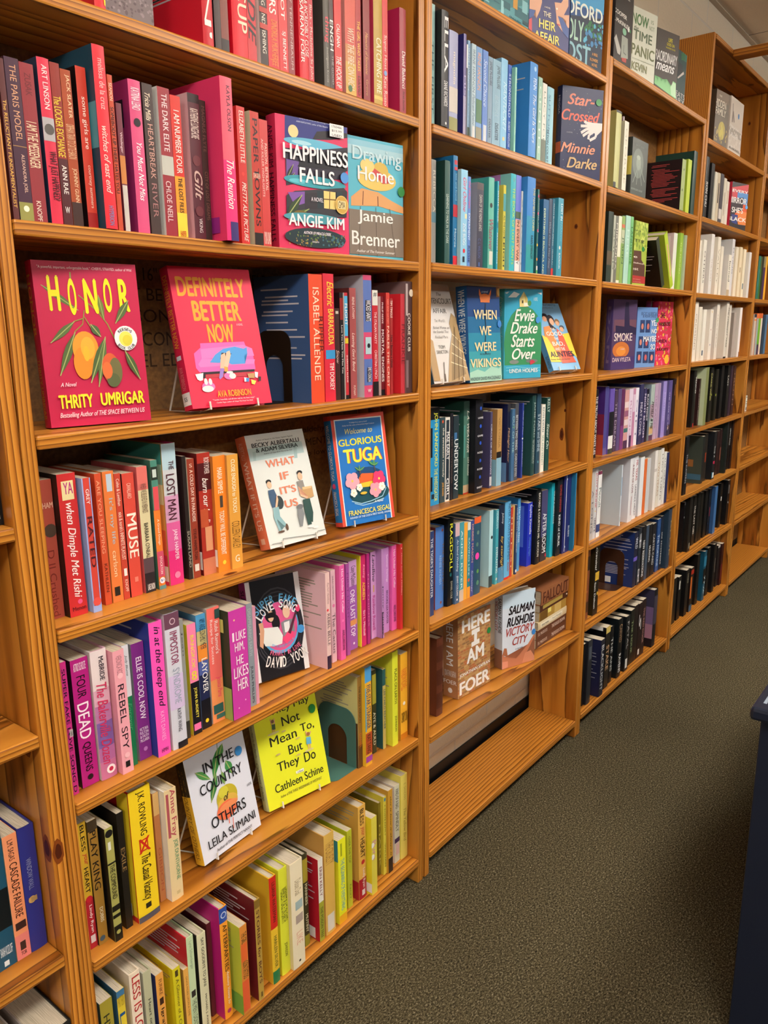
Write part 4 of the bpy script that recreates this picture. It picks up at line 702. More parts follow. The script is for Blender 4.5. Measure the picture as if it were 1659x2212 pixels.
13368 80 195 5|P 90d0bc 90d0bc|=a8dccc~.1~.25~.1~.5;=a8dccc~.3~.42~.1~.6;=a8dccc~.5~.65~.1~.5;=a8dccc~.7~.8~.1~.6;UNDONE~70b0a8~.3~.9~.6~.85
13452 80 199 15|P 38a0b4 -|HERE~c8ecf0~.1~.3~.2~.8;WHEN HOMES COME UNDONE~1c3840~.4~.97~.2~.85
14038 408 223 0|h 3c88d4 3c8cdc|@a0c8ec~.6~.06~6;PENN~d8ecfc~.16~.28~.4~.8;The Girl Is Ours~dcecfc~.33~.85~.4~.8~i;<g1
14806 213 207 15|p 90b8a8 -|GENTLE~d8e8dc~.1~.9~.3~.7~t
15044 253 198 15|p dcdcd4 -|LUCY FOLEY~788c84~.1~.9~.3~.7~t;=5c6858~.7~.98
15332 374 195 15|h 90c4d4 88bcd0|SUTTON~5888a8~.1~.6~.1~.4;ELTON COURT~2c4c68~.55~.97~0~.3
@B2
9929 184 222 20|h 8c8c88 -|REBECCA~d0ccc0~.1~.5~.3~.8;=5c8090~.5~.6
10256 200 223 5|h 2c5450 123834|LEARNING TO WALK IN THE DARK~c8d8d0~.32~.8~.2~.7~t;=80a8a0~.02~.98~.88~.98;<f0f0ec~.82~.98~.1~.5
10826 187 244 20|h 2474a8 1c6ca0|=b82c3c~.04~.08~.2~.9;=b82c3c~.1~.13~.2~.9;lost and found~a0d0e8~.16~.4~.4~.75~t;=b82c3c~.44~.55;Monroe~c8e0ec~.66~.83~.2~.6;=c82838~.91~1
11017 284 216 10|p 8cc4e4 a8d0d8|Girl Online~d84870~.08~.43~.3~.8~i;=e8e0b0~.45~.5~.6~.9;ZOE SUGG~f0f4f8~.55~.78~.3~.7;@d02c3c~.5~.84~5;=202838~.9~.96~.3~.6
11475 127 207 20|P 5c88d0 -|THE SPELLMAN~d84868~.05~.35~.2~.8~i;EXPERIMENT~e0ecf8~.4~.7~.2~.8;ROSIE~203060~.76~.95~.2~.8
11903 298 200 20|p 38384c 9898a0|=54484c~.0~.08;DAWN OF THE FADING LANDS~c8c4c0~.14~.56~.3~.75;C. L. WILSON~5868a0~.65~.88~.2~.6~t;=4c6cb0~.93~.98~.3~.5
12442 268 219 20|h 64b4a4 44a4a0|@201c20~.4~.3~6;Whatever~a05068~.45~.8~.1~.8~i;=d8d8cc~.8~.95~.2~.8
12866 80 215 20|P 2c9cb4 -|WHITE TIGER~f0f0f0~.1~.45~.4~.9;=205868~.46~.52~.3~.7;ARAVIND ADIGA~f0f0f0~.57~.93~.2~.6
12950 80 197 30|P 1c4c58 -|LOVE STORIES IN THIS TOWN~b8d8d8~.05~.55~.2~.8~t
13179 126 210 20|P d8cc58 -|ALL THE LIGHT~2c4048~.35~.6~.2~.8;=60a8b0~.1~.3;LEIGH~203038~.6~.95~.2~.8
13366 269 239 10|h 38b0c0 84c8c8|@50a0a8~.5~.06~5;THE BOOK OF LOST SAINTS~b8d850~.14~.93~.3~.75;<b078b8~.0~.12~.35~.8;<c060b0~.78~.95~.6~.9
13831 270 243 20|p 6474cc -|=d8a088~.45~.88;=e8e8e8~.88~1;=486048~.37~.44;IN EVERY WAY~3c302c~.46~.92~.3~.75~t
14139 86 207 20|P d8dcdc -|SARAH~8090a0~.1~.9~.3~.7~t
14229 447 243 8|h 3480cc 3c8cd0|=2c90b8~.4~.7;=2c98a0~.7~1;THE NAMELESS ONES~d0c880~.1~.55~.65~.9;KARIN SMIRNOFF~243c48~.6~.85~.5~.8
15057 84 223 20|P 2c6c6c -|@c83c70~.5~.08~5;@c83c70~.5~.28~5;@c83c70~.5~.48~6;@e8b83c~.4~.65~5;@e89038~.4~.82~6;Confetti Girl~e8f0e8~.1~.5~.6~.9;=d8d8d4~.9~.95;=60b060~.95~1
15145 97 216 30|P a8c8c0 -|
15409 327 202 20|p 1c5c8c -|EVERYTHING IS BEAUTIFUL AND~d8e8a8~.12~.98~.1~.4
15757 204 207 20|p 3c4860 -|What Once Was Mine~8898a8~.3~.9~.2~.7~ti
15978 142 209 20|P 44748c -|PEACH BLOSSOM SPRING~d8e4e8~.06~.6~.3~.7~t;MELISSA FU~d0dce0~.65~.85~.3~.7~t;=c83c3c~.9~.99
16124 328 213 10|p 3c94ac -|LOST IN~e8f0f0~.07~.28~.5~.85;PARADISE~6cb0c0~.3~.55~.5~.85;@e8e0d8~.5~.63~5;BLACKSTON~e8f0f0~.7~.9~.35~.65
@B4
10260 383 245 42|p 2890c8 181818|=101418~0~.12;JOHN SANDFORD~e0e048~.05~.6~.35~.8;THE INVESTIGATOR~d8dc58~.62~.96~.4~.8;=14202c~.2~.5~0~.2;=14202c~.7~.85~0~.2;=1c3040~.88~.93~.1~.4
10681 226 218 42|p 30444c -|@c85838~.5~.05~4;the sweetest remedy~f0e8d8~.12~.7~.4~.8;JANE IGHARO~e0a850~.76~.92~.3~.75
10918 203 216 42|p e8e4dc -|=24303c~.03~.98~.15~.85;MAE EARLY~f0f0f0~.17~.5~.25~.8;GIRL~f0f0f0~.72~.95~.25~.8
11147 125 225 42|H 1c1c24 101014|THE GATHERING~584c48~.25~.8~.2~.8
11300 243 217 42|p 24343c 202c34|UNDERTOW~e8ecec~.28~.9~.15~.85;=3c6c9c~.2~.28~.1~.6
11963 276 248 54|h 4c7468 2c5c50|=b09878~.9~1;=b03020~.985~1;=38544c~0~.15;L.A. WEATHER~f0ece0~.1~.55~.5~.85~i;=54948c~.25~.6~.0~.2;LIZA Escandon~e0e8d8~.6~.8~.6~.9~i;<g;<e0e0d8~.85~.95~.0~.15
12243 365 250 35|h 16161e 101018|@2850c0~.65~.09~5;@2850c0~.65~.28~5;@2850c0~.65~.46~5;@2850c0~.65~.65~5;@2850c0~.65~.83~5;VAMPIRE~e0e0e8~.18~.2~.2~.95~h;GAME~e0e0e8~.37~.39~.2~.95~h;ROSE~e0e0e8~.55~.57~.2~.95~h;ROSE~e0e0e8~.73~.75~.2~.95~h;KNIGHT~e0e0e8~.93~.95~.2~.95~h
13137 111 212 42|P 484468 -|CIRCLE OF SHADOWS~d8dce4~.16~.82~.3~.8;=b8bcc4~.85~.97
13252 144 214 59|P 28282e d0d8d8|NOVICE~d8d8dc~.42~.64~.3~.75~t;=888890~.05~.2~.35~.6;E~d8d8dc~.88~.93~.2~.8~h
13468 273 216 40|p b48c54 a87c48|=84b0c4~.62~1;VICTORIA~8c6838~.1~.5~.3~.7~t;=1c1818~.55~.63~.0~.9;<1c1818~.5~.65~0~.8;<84b4c8~.65~1
14185 161 225 48|P 181c38 182050|=303038~0~.1;Midnight Hour~c8a080~.3~.75~.1~.9~i;<5888c0~.75~1~.8~1
14351 174 210 42|P 3c648c -|OUT OF THE~a0c8c8~.1~.6~.2~.8~t;@5c9458~.5~.25~3
14529 195 224 42|p 484c54 -|BETWEEN TWO WINDS~d0d4d8~.15~.6~.2~.8;CAROLE ESTES~c8d0d8~.65~.95~.2~.8~t
15013 80 222 45|P 2c4098 2c3c90|Party of Two~e8ecf8~.1~.42~.4~.8~i;=e8e8ec~.46~.48;JASMINE GUILLORY~d0d8f0~.5~.85~.2~.8~t
15097 91 207 60|P a8b8d0 3c3c6c|=c85848~.5~.7
15502 224 240 39|h 204444 204848|JAMIE FORD~b8c8c4~.08~.52~.3~.8~t;MANY DAUGHTERS OF AFONG MOY~b0c0bc~.55~.85~.2~.8~t;<g1
15864 259 242 42|h 28485c -|STARS~c8d4dc~.25~.45~.2~.8;and SHINE~b0c4d0~.47~.72~.2~.8;@60a0b0~.5~.85~4
16193 226 208 42|P ece8dc -|KEVIN KWAN~4c6c70~.04~.4~.2~.75;SEX AND VANITY~88a890~.45~.9~.2~.75
16497 254 227 42|p 1c4844 -|KELLY~d0dcd0~.02~.2~.2~.8;Steer On~d8e4d8~.35~.7~.2~.8~i
16755 284 222 70|p 181c20 -|JUST OUR LUCK~e0d8c0~.35~.95~.5~.9
@B5
10103 218 225 34|p 2c4070 -|THE TIGER'S DAUGHTER~e8ecf0~.08~.78~.3~.75
10628 395 223 51|h 4c7cc8 a04848|@8c4c3c~.75~.05~4;RENEE AHDIEH~a0c0ec~.35~.7~.4~.65~t;@8c4c3c~.6~.93~4;THE BEAUTIFUL~88705c~.2~.8~.75~.92~t
11036 269 240 40|h 0e1418 0c1014|RAGDOLL~e4e43c~.06~.6~.3~.8;DANIEL COLE~c8c8b8~.72~.92~.5~.8~t;@1c5c60~.5~.64~5
11309 205 223 34|p 3c5c80 -|=d0b0b8~0~.16;An Island Wedding~dce4ec~.2~.6~.25~.75~i;JENNY COLGAN~e8e8ec~.65~.9~.25~.75;@e8e8e8~.5~.95~3
11526 209 221 34|p 4898a4 -|ANNE RIVERS~e0f0f0~.1~.9~.3~.7~t;=c8b8a8~.85~1
11741 171 216 34|P eca43c -|
11917 149 214 34|P 2c8490 -|=d8dcd8~0~.1;SAVING LIFE~d0e8e8~.2~.7~.3~.7;@d86038~.5~.76~5;=ec9c30~.85~1
12077 169 216 34|P 38488c -|DEBBIE MASON~d8a888~.05~.55~.3~.8;Summer~c8d0e8~.65~.95~.3~.8~ti
12255 345 221 34|h 2c5068 3c4c54|=e06030~0~.08;@6c8c80~.5~.2~6;@5c8478~.4~.35~6;@f048b0~.4~.5~10;@68a058~.5~.7~6;@5c9078~.5~.85~7
13068 193 225 34|P b4dce4 b8e0e8|@283038~.7~.35~5;=284048~.85~1
13266 159 213 59|P 1c5898 1c6cb8|ALLEN~a0ccec~.03~.25~.5~.9;=88a0b8~.85~1~.0~.5;@c8283c~.3~.7~3;<ece8f0~.88~1~.0~.9
13428 152 221 34|P 44a0b0 -|FEDERICO'S~d0ecf0~.02~.25~.2~.8;EVERLASTING~e8f0f0~.5~.85~.2~.8;@d8d0c8~.5~.93~4
13587 318 231 34|h 1c2840 181c2c|Johnny~c8ccd0~.1~.25~.4~.8~i;by starlight~d0b058~.4~.85~.3~.8~i;=4c88b0~.8~1
13940 326 234 34|h 60acdc 64b0dc|NEVER ALWAYS SOMETIMES~2c5078~.03~.75~.5~.9;ALSAID~a85038~.78~.9~.5~.8;=c83828~.97~1
14282 141 213 34|P b43c30 -|THE LAST~e8d0b0~.1~.9~.3~.7
14544 80 213 40|P e4bc64 -|
14628 80 214 34|P 2c4470 -|CHINA RICH GIRLFRIEND~d0dcf0~.04~.68~.2~.8;=e8e8e8~.93~.97
14914 161 226 45|H 4c94cc 3c98e0|The Woman Next~d0e8f8~.1~.6~.2~.8
15552 293 201 45|p 2434bc 2438c4|Sophie Kinsella~e8ecf8~.03~.5~.3~.85;Wedding Night~6ca0e0~.55~.85~.3~.8~ti;<5878e0~.05~.7~.4~.9;<e0e8f0~.8~.97~.2~.7
15884 300 239 34|h 14181c 101418|BAYARD & COURTING MR. LINCOLN~e8e4d8~.05~.9~.35~.75;@a05838~.5~.15~2;<g1
16241 405 229 34|p 44446c 34343c|=302c34~.65~1;AFTER ROOM~e8ecf0~.32~.88~.25~.85;@b02840~.9~.93~6
16904 213 242 34|h 20a4bc 20b0c8|YINKA,~e8f8f8~.1~.3~.6~.95;WHERE IS YOUR~d8f0f0~.3~.55~.5~.9;HUZZ~78a8b8~.65~.85~.4~.7
17121 338 251 24|h 141c24 10181c|SOPHIE HANNAH~a83838~.07~.42~.4~.8;KIND of CRUEL~f0f4f8~.46~.88~.3~.7
17506 538 260 20|h 202868 1c2050|=d8dce8~.0~.98~.25~.31;@c8d0e0~.3~.05~4;@c8d0e0~.3~.92~4;RUBIN~c0c8d8~.66~.8~.65~.85
18048 80 262 6|P 2878a4 -|=14181c~.93~1~.5~1;=d84828~.97~1~0~.5;SIGNAL~d88850~.2~.8~.75~.95~t
18132 158 253 18|p 1c2c4c -|AT LOGGERHEADS~e8ecf0~.08~.5~.3~.7
@C1
19578 95 231 20|p c8a89c -|=c07860~.6~.9~.2~.8
19677 416 223 0|h b0b070 a8a868|=141818~0~.03;=1c1814~.93~1~.0~.4
20377 337 205 0|p d8d4c0 c8c4b0|GEORGE~a8a490~.1~.9~.3~.7~t
20718 103 227 20|P 9c8c94 -|
26057 420 179 0|P 98a86c 201418|@304c24~.5~.2~4;@304c24~.4~.6~5;<r8
27035 420 194 10|P b4c83c a0b838|
27511 420 230 5|h 1c3830 1c3c34|
@C2
19958 397 220 20|h 2c3830 1c2824|=5c5040~.55~.75
20392 174 212 20|P b0b4a4 -|GOOD~485048~.2~.8~.2~.8~t
20591 195 211 20|P 707068 -|MIRANDA~d0ccc0~.1~.8~.2~.8~t;@d8d8d0~.5~.3~2
20804 268 214 20|p e0e0c8 -|=88984c~.6~.95
21092 262 217 20|p 88a85c -|=b8c0a0~.2~.4;=c86c4c~.12~.17;JOHN~2c5c38~.3~.7~.2~.8
21423 420 222 20|h a4ccbc 98bcac|HERE~c0dcd0~.2~.6~.3~.7
21861 242 223 20|p 70b474 -|LANDSLIDE~205028~.15~.7~.2~.8
27322 420 220 55|p dce0d4 dcc4c8|<f0dcdc~.05~.5~.1~.9
27818 351 223 45|p 90b83c 98c048|THE FOUND~d8e8b0~.15~.7~.2~.5~t
28174 244 217 38|P a8bca0 -|
@C4
19922 420 236 40|p 141018 -|THE TRUTH ABOUT WHITE LIES~e8e0e0~.1~.95~.5~.9
20933 321 241 40|p 4c4888 4c2c80|=6c5c90~.9~1;<84284c~.4~.7;<b84c38~.7~1;<d0b8d0~.1~.3~.3~.6;<e8e8e8~.87~.97~.0~.25
21258 405 231 35|h 6450a8 -|=181820~.35~.72;=e0e0e0~.72~.92;=383c3c~.92~1
21827 284 223 40|p 44344c -|THE DREAM~b0a0b8~.2~.9~.2~.8~t
22135 311 226 40|h 584878 -|
22470 294 224 40|p 5c2854 -|=7c3c78~.6~1
22804 381 217 40|p c89494 -|=e0ccd0~.2~.3;=905878~.35~.45;=e0ccd0~.5~.6;=3c6c6c~.65~.72;=482c50~.86~1
23213 377 219 40|p dccce0 -|RISING~b888b0~.2~.8~.3~.7;=483058~.8~1~.4~1
23611 228 218 40|P bc80a4 -|=d8c0d8~.1~.4
23859 310 219 40|P e8e4f0 -|GIFT~787098~.2~.9~.3~.7~t
24173 362 231 35|p 303058 24285c|MEAT LOVER~d0c8d8~.3~.85~.2~.8
24728 280 212 40|P 34305c -|NIGHT BLOOM~d8d0e0~.1~.9~.2~.8
25037 232 208 40|P 14142c -|BLACK KNIGHT~e0e0ec~.1~.6~.2~.8
25479 420 222 40|h a4b4b0 8c9cac|=a890a0~.35~.6;=c8a878~.75~.88;=583858~.9~1;MYSELF & ME~28242c~.3~.8~.2~.8~i
25929 365 223 40|P b098b4 -|THE PAGES~886c90~.2~.8~.3~.7~t
26317 261 223 40|P a890b0 -|
26714 420 228 35|h 9488cc 746ca8|EVERYTHING~b8b0e0~.2~.7~.3~.7~t
27402 420 228 35|h 544c88 645c94|THE CASE OF THE~d8d4f0~.2~.9~.1~.3;=2c2840~.8~1;=e8b888~.82~.88~.3~.4
27998 420 231 39|h 1c1824 141018|=a06838~.1~.3~.5~.7
@C5
19715 359 255 25|p b8b4b0 -|A LONG~505058~.3~.9~.4~.8~t
20083 224 250 25|p ccccd0 -|JODY REUNE~b82c3c~.05~.55~.2~.8;@d8b038~.5~.6~3;LINDY K~3c3c48~.7~.9~.2~.8
20347 321 239 25|h e8e8e8 7c2840|=6c2c48~0~.05;Picoult~2c5c58~.25~.55~.2~.8~t;=3c4878~.8~.92
22488 80 233 24|P d4e0ec c8d8e4|=98b4cc~.2~.5;=70a8a0~.85~.93~.3~.6
22572 344 220 41|P e8e6e6 ecebec|JAM~302c34~.12~.2~.1~.9~h;=d8d4d4~.3~.9~.3~.7;<r4
23198 420 247 20|h e0e0e4 d4d4dc|A ROLE OF LOVE~7c3848~.1~.55~.5~.9;=c0a0a8~.6~.9~.5~.7
23765 399 247 25|h e8e8ec d8d8e0|MR. TEXAS~a02838~.06~.38~.3~.8;LAWRENCE WRIGHT~38384c~.45~.95~.3~.7
24406 420 235 25|p e4e8ec d0d4dc|
24861 277 223 25|P d86c34 -|
25162 389 220 25|P c4c8cc -|
25770 304 246 16|h e8e4e0 e0dcd8|=c8c0bc~.3~.35;<r4
26366 326 240 25|P d8d4c8 -|TWO YEARS~b08870~.2~.8~.2~.8~t
26706 361 243 25|h e4e4e0 d4d8d4|LUCY TURNS~605850~.1~.9~.3~.7~t
27127 294 223 25|P dcdcd8 -|THE GREAT~505860~.1~.7~.3~.7~t
27441 314 217 25|P 202c58 -|
@C6
19788 332 262 30|p 7c4428 -|=2c1c14~.1~.3;@a8603c~.5~.6~5;=3c2418~.75~.9
20434 420 262 25|p 14120e 2c2410|Criminal~f0ece4~.02~.35~.1~.45~i;=d0a838~.38~.5~.2~1;Sam Dalton~f0ece4~.52~.9~.1~.4;@c09838~.8~.7~7
24420 397 229 30|h 1c2038 1c3470|=6c5cc0~.45~.52;WILD~c8ccd8~.1~.3~.2~.8;<r7;<f0f0f0~.86~.97~.02~.4
24820 323 239 28|H 202834 -|HH~e8e8ec~.1~.35~.2~.8~h;HER~e8e8ec~.72~.95~.2~.8~h
25215 420 237 28|h 14161c -|NEW RESERVATIONS~e8e8e8~.25~.9~.2~.7
25680 293 233 28|P 38485c -|
25997 357 230 28|P 14161c -|HUNTING~d8d8d8~.4~.7~.2~.8
26416 420 225 28|P 1c1c22 -|CARTER CARD~c0c0c0~.2~.8~.2~.7
27062 388 232 30|P 284c84 203c6c|THE FORTUNE~c8dcf0~.3~.9~.2~.7~t
27454 283 239 28|P 1c2434 -|SIX MYSTERIES~d0d4d8~.3~.9~.3~.7
27844 420 262 12|h 28384c 24384c|BLUE~a89060~.2~.8~.6~.9~t
@C7
19877 187 245 26|P 101014 -|
20068 367 252 18|h 24282f 1c2028|=4c5460~.1~.3~.2~.8;<d8d8d8~.85~.95~.0~.3
20968 358 229 6|p 1c2030 24284c|BLACKLIGHT~c8ccd0~.1~.9~.2~.8;<r6
21694 420 253 18|p 1c1a18 0c0c10|=c8b060~.0~.1;STAKE~d0a880~.3~.7~.2~.8;<w~.0~.06~.4~.9
22352 305 234 26|H 0e1014 -|THE ANS~c0c4c4~.2~.8~.2~.8
22951 420 248 18|h 0c1014 10181c|CARVED~a88868~.1~.4~.2~.8~t;RAVENS~f0f0f0~.6~.92~.3~.8
23750 420 235 18|h 14181c -|FATAL~a8a8a8~.1~.6~.3~.7~t;=e0e0dc~.78~.95~.2~.7
24456 420 239 26|p 101414 -|THE HOUR~8c9c70~.2~.8~.3~.7
24880 419 247 26|p 181014 -|
25336 420 243 26|p 201014 -|S~e8e8e8~.2~.5~.2~.8~i;=e8e0d8~.85~.95~.3~.7
25760 416 248 26|p 241418 -|THE RED DOOR~b08078~.15~.8~.3~.7
26905 420 262 18|h 14141a 3c3850|<7c6490~.3~.6;<b08098~.6~.85;<1c1820~.85~1;<f0f0f0~.88~.96~.1~.5;=3c3848~.1~.6
@D1
29591 420 238 20|h 141414 -|RON CHU~e8e8e4~.4~.8~.2~.8
30331 420 224 20|p 181818 101010|
30887 375 198 20|P d0ccbc c0c0b4|
31305 365 200 20|P c4b8a0 -|=38302c~.2~.6~.3~.7
31749 420 203 20|P 4c4850 -|=d8d0c8~.7~.9
32256 381 192 20|P d8d0c0 -|=8c7c70~.3~.8~.4~.6
32698 389 184 20|P e0d8cc -|=c0a890~.2~.5~.3~.7
@D2
29620 328 213 25|P e4dccc -|
30221 420 220 25|P e4e0d4 -|OTHERS~605850~.2~.8~.4~.8
30765 420 246 10|h e0dcd8 d4d0cc|THE LAST~b8a898~.4~.8~.3~.6~t
32248 420 248 25|p e8e0d0 -|VALLEY~98907c~.2~.8~.3~.7~t
32836 361 213 25|P e4dccc -|
33377 420 179 5|P ece4d4 d0ccc8|burned~242024~.15~.65~.3~.8;=c0a888~.85~1
34143 420 253 15|h dcd8d8 c8c8c8|FLYING~84848c~.15~.6~.3~.7~t
35227 420 228 25|P e8dcc4 -|
35919 420 232 25|P e8d8b8 -|=a89070~.4~.5~.3~.7
36628 408 227 25|P ece0c4 -|=486878~.7~.82~.3~.7
37041 404 215 10|P dcd8d4 d0ccc8|
@D3
29925 420 251 30|p ece4d4 -|CROSSING~8c7860~.2~.8~.3~.7~t
30475 420 231 30|P e4dccc d8d0c0|
31147 420 221 30|P ece8dc -|=385068~.8~.9~.2~.6
32163 420 223 30|P ece4d8 -|@e0b848~.5~.05~4;@a04858~.5~.4~4;@384878~.5~.7~4
33113 420 251 30|H e4dcd0 d0c8c0|NEXT YEAR~b0a090~.2~.8~.2~.5~t
34295 420 261 20|h dcd4c8 d8d0c4|THE LONGEST YEAR~3c3430~.1~.8~.5~.9~i;=141414~.97~1
35174 322 249 30|P d8d0c4 -|
36024 420 213 30|P a89c94 948880|
36658 420 238 20|P ece4e0 d8d0c8|=7c3028~.9~1~.7~1
@D4
30462 420 250 30|h 0e0c0c -|VENCO~d8d4d0~.1~.4~.5~.9;=c02028~.93~1~.5~.8
31351 194 211 30|P 301818 -|A SMALL GIRL~c0b0a8~.2~.9~.1~.4
31548 416 260 10|p 7c8454 b8c4a0|
33001 420 253 30|P 14140e -|CARRIE WIND~c8c470~.1~.6~.1~.5;@a8b830~.7~.5~5
33828 420 243 30|H 181810 -|@a0b030~.3~.5~6
34731 420 257 30|P 0c0c0e -|
35620 420 254 25|P 101010 0e0e0e|LAST~d0d0c8~.2~.4~.1~.5
36319 420 251 30|H 302030 -|
36851 420 247 30|P 341818 -|TRUTH~a88060~.1~.8~.3~.7~t
@D5
29426 420 260 10|p 101014 -|THE CAVERN~a8a8b0~.3~.8~.4~.8~t
32634 300 227 30|P 1c2020 3c443c|<8c5c30~.5~.65~.2~.7;<386078~.8~.92~.5~1
33299 420 231 40|P 24201c -|=88341c~.4~.6~.3~.7
34065 420 235 20|P 181a1e -|THE A~e0e0e0~.3~.55~.3~.6~t;=c82850~.62~.68~.2~.8;=e8e8e8~.86~.97~.3~.8;=3888a8~.85~.97~0~.28
35321 420 223 40|P 2c1818 -|
35842 347 228 40|P 301c1c -|=885040~.4~.7~.3~.7
36193 343 262 20|H 141a1c 1c2420|
37432 329 254 40|P 0c0c0e -|JAMES ROLE~d8d8d0~.15~.5~.2~.8
37765 271 253 34|P 201414 -|
@D6
30863 159 239 40|P 0e0e0e 101014|=686870~.0~.06;@88888c~.3~.3~5
31026 416 262 20|P 141414 -|=807868~.85~.95~.5~.9
32300 420 244 40|P 181614 -|THE LAST GIRL~d0c8c0~.2~.8~.2~.7
32882 420 246 40|H 0e0e0e -|
33378 420 241 40|P 14120e -|
34122 420 239 40|P 0c0c0c -|
34751 420 238 40|P 101014 -|=a83040~.4~.6~.5~.7;@3c5c90~.3~.75~4
35227 420 244 25|P 3c6ca4 2c5080|
36719 420 235 40|H 101010 -|=d0d0d0~.3~.4~.3~.6
37616 420 239 27|P 0e0e10 -|=686868~.1~.3~.3~.7;@c0c0c0~.5~.5~5
@D7
30194 420 226 40|P 14120e -|
30890 420 217 40|P 101010 -|=c0c0b8~.1~.3~.2~.6
31651 420 233 30|P 0e0e10 -|LYNNE~b0a890~.1~.3~.5~.9~t
32411 420 225 30|P 201814 -|=c86828~.2~.7~.0~.5;=a02818~.05~.15;=285878~.85~1
33667 420 262 40|P 14100e -|
34434 420 262 30|H 104860 -|=0c1014~.35~.65;THE~c8e0e8~.5~.9~.4~.8~i;=28789c~.1~.3
35412 420 257 40|P 141414 -|
36131 420 262 30|H 101012 -|=787068~.3~.6~.6~.8
37269 384 229 40|P 201c1c -|=c8c0b8~.0~.06
37656 380 232 31|P 301414 -|=802028~.5~.9~.3~.7
@E2
39779 420 217 30|P 2c6c60 -|=54988c~.3~.7~.4~.6
40319 98 217 30|P 5c8c34 -|=6c6448~0~.3
40420 416 217 20|H 4c2c50 50503c|=80785c~0~.25
42583 388 234 60|P e0a830 -|
@E3
39961 420 212 30|P c8b8a8 -|=203040~0~.08;=d88040~.12~.16
40476 420 216 30|P d8703c -|=9ca4a0~.12~1
40914 396 217 30|P d8622c -|=6cb02c~.12~.75;=3c2c4c~.75~1
41346 366 218 30|P cc6434 -|=d8c8b8~.12~1
41886 420 209 30|P 28384c -|
42446 420 212 30|P 4c6c8c -|
@Z4
-625 175 225 30|h 141414 101012|=6c1c24~.15~.35;JONATHAN CAHN~e8e8e8~.3~.82~.2~.6~t;=e0e0e0~.9~.96~.3~.7
@Z6
-1364 378 227 47|p 1c4c64 183c50|SARAH KOZLOFF~d8e0e4~.83~.9~.4~.9~h;=0c1418~.4~.7;=d0d8dc~.94~.98~.5~.7
-974 220 218 47|p e89468 d8c8b0|L.M. SAGAS~4c2c24~.04~.2~.3~.7;CASCADE FAILURE~3c2018~.22~.66~.25~.8;=3c2420~.7~.76~.15~.9;=e08078~.8~1;=3c2824~.86~.93~.3~.7;TOR~3c2824~.94~.97~.3~.7~h
-746 263 219 47|h 2c3080 24286c|WINDOW WALL~8c94b8~.25~.5~.3~.6~t;@c8a060~.4~.58~6;=a88858~.56~.6~.2~.7
@Z7
-1529 400 262 30|h d0ccc8 b8b4b0|
-1020 550 262 4|h 1c1c1c a89c94|=c8b8a8~0~1~.05~.6"""
ROWS = {}
cur = None
for ln in BOOKS.strip().split('\n'):
    if ln[0] == '@': cur = ln[1:]; ROWS[cur] = []; continue
    a, b_, tk = ln.split('|', 2)
    x, w, h, y = [float(v) for v in a.split()]
    kd, cov, L = b_.split()
    ROWS[cur].append((x/1e4, w/1e4, h/1e3, y/1e3, kd, SHORT.get(cov, cov), cov if L == '-' else L, [t for t in tk.split(';') if t]))
ZROW = {'Z4': 1.172, 'Z6': .475, 'Z7': .09}
def zof(k): return ZROW.get(k) or SHELF[k[0]][int(k[1])]
def lettering(tk):
    for t in tk:
        if t[0] not in '=@<' and '~' in t: return cname((t.split('~')[1]*6)[:6] if len(SHORT.get(t.split('~')[1], t.split('~')[1])) != 6 else SHORT.get(t.split('~')[1], t.split('~')[1]))
    return None
FACEX = {'A3': [0.052, 0.296], 'A4': [0.48, 0.705], 'A5': [0.464], 'A6': [0.262, 0.46], 'A2': [0.53, 0.752], 'A1': [0.204], 'B1': [1.739], 'B3': [1.061, 1.235, 1.458, 1.724], 'B6': [1.191, 1.444], 'B0': [1.23, 1.488, 1.702], 'C0': [1.947, 2.162, 2.383, 2.587], 'C3': [2.245, 2.466, 2.688, 2.692], 'C2': [2.304], 'C1': [2.239], 'D0': [3.069, 3.213], 'D1': [3.444]}
FAR = MB()
for k, R in ROWS.items():
    z = zof(k); rn = rowname(k)
    for i, (x, w, h, y, kd, cov, L, tk) in enumerate(R):
        lt = lettering(tk); cn = cname(cov)
        siz = 'thick ' if w > .034 and k[0] in 'ABZ' else 'thin ' if w < .0125 else ''
        bandc = [cname(t[1:].split('~')[0]) for t in tk if t[0] == '=' and len(t[1:].split('~')[0]) == 6 and float(t.split('~')[2])-float(t.split('~')[1]) > .2]
        cn2 = cn
        if bandc and bandc[0] != cn and bandc[0].split()[-1] != cn.split()[-1]: cn2 = cn+' and '+bandc[0]
        elif lt: cn2 = cn
        lab = '%s%s book%s, %s from left on %s' % (siz, cn2, (' with %s lettering' % lt) if lt and ' and ' not in cn2 else '', ORD[min(i+1+sum(1 for q in FACEX.get(k, []) if q < x), 30)], rn)
        d = min(.152 if kd in 'hH' else .134, .1845-y) - .004*random.random()
        if kd in 'HP': book_meshes(None, kd.lower(), w, h, d, cov, L, tk, None, (FAR, (x, y, z+.0003))); continue
        if len(lab.split()) > 16: lab = lab.replace(' with ', ', ', 1).replace(' lettering', ' print')
        if len(lab.split()) > 16: lab = lab.replace('thin ', '').replace('thick ', '')
        if len(lab.split()) > 16: lab = lab.replace(cn2+' book', cn.split()[-1]+' book')
        t = thing('book', lab, 'book', (x, y, z+.0003), group='upright books on the '+rn)
        book_meshes(t, kd, w, h, d, cov, L, tk)

o = FAR.build('books'); o['kind'] = 'stuff'; tag(o, 'smaller, farther upright books filling the rest of the shelves', 'books')

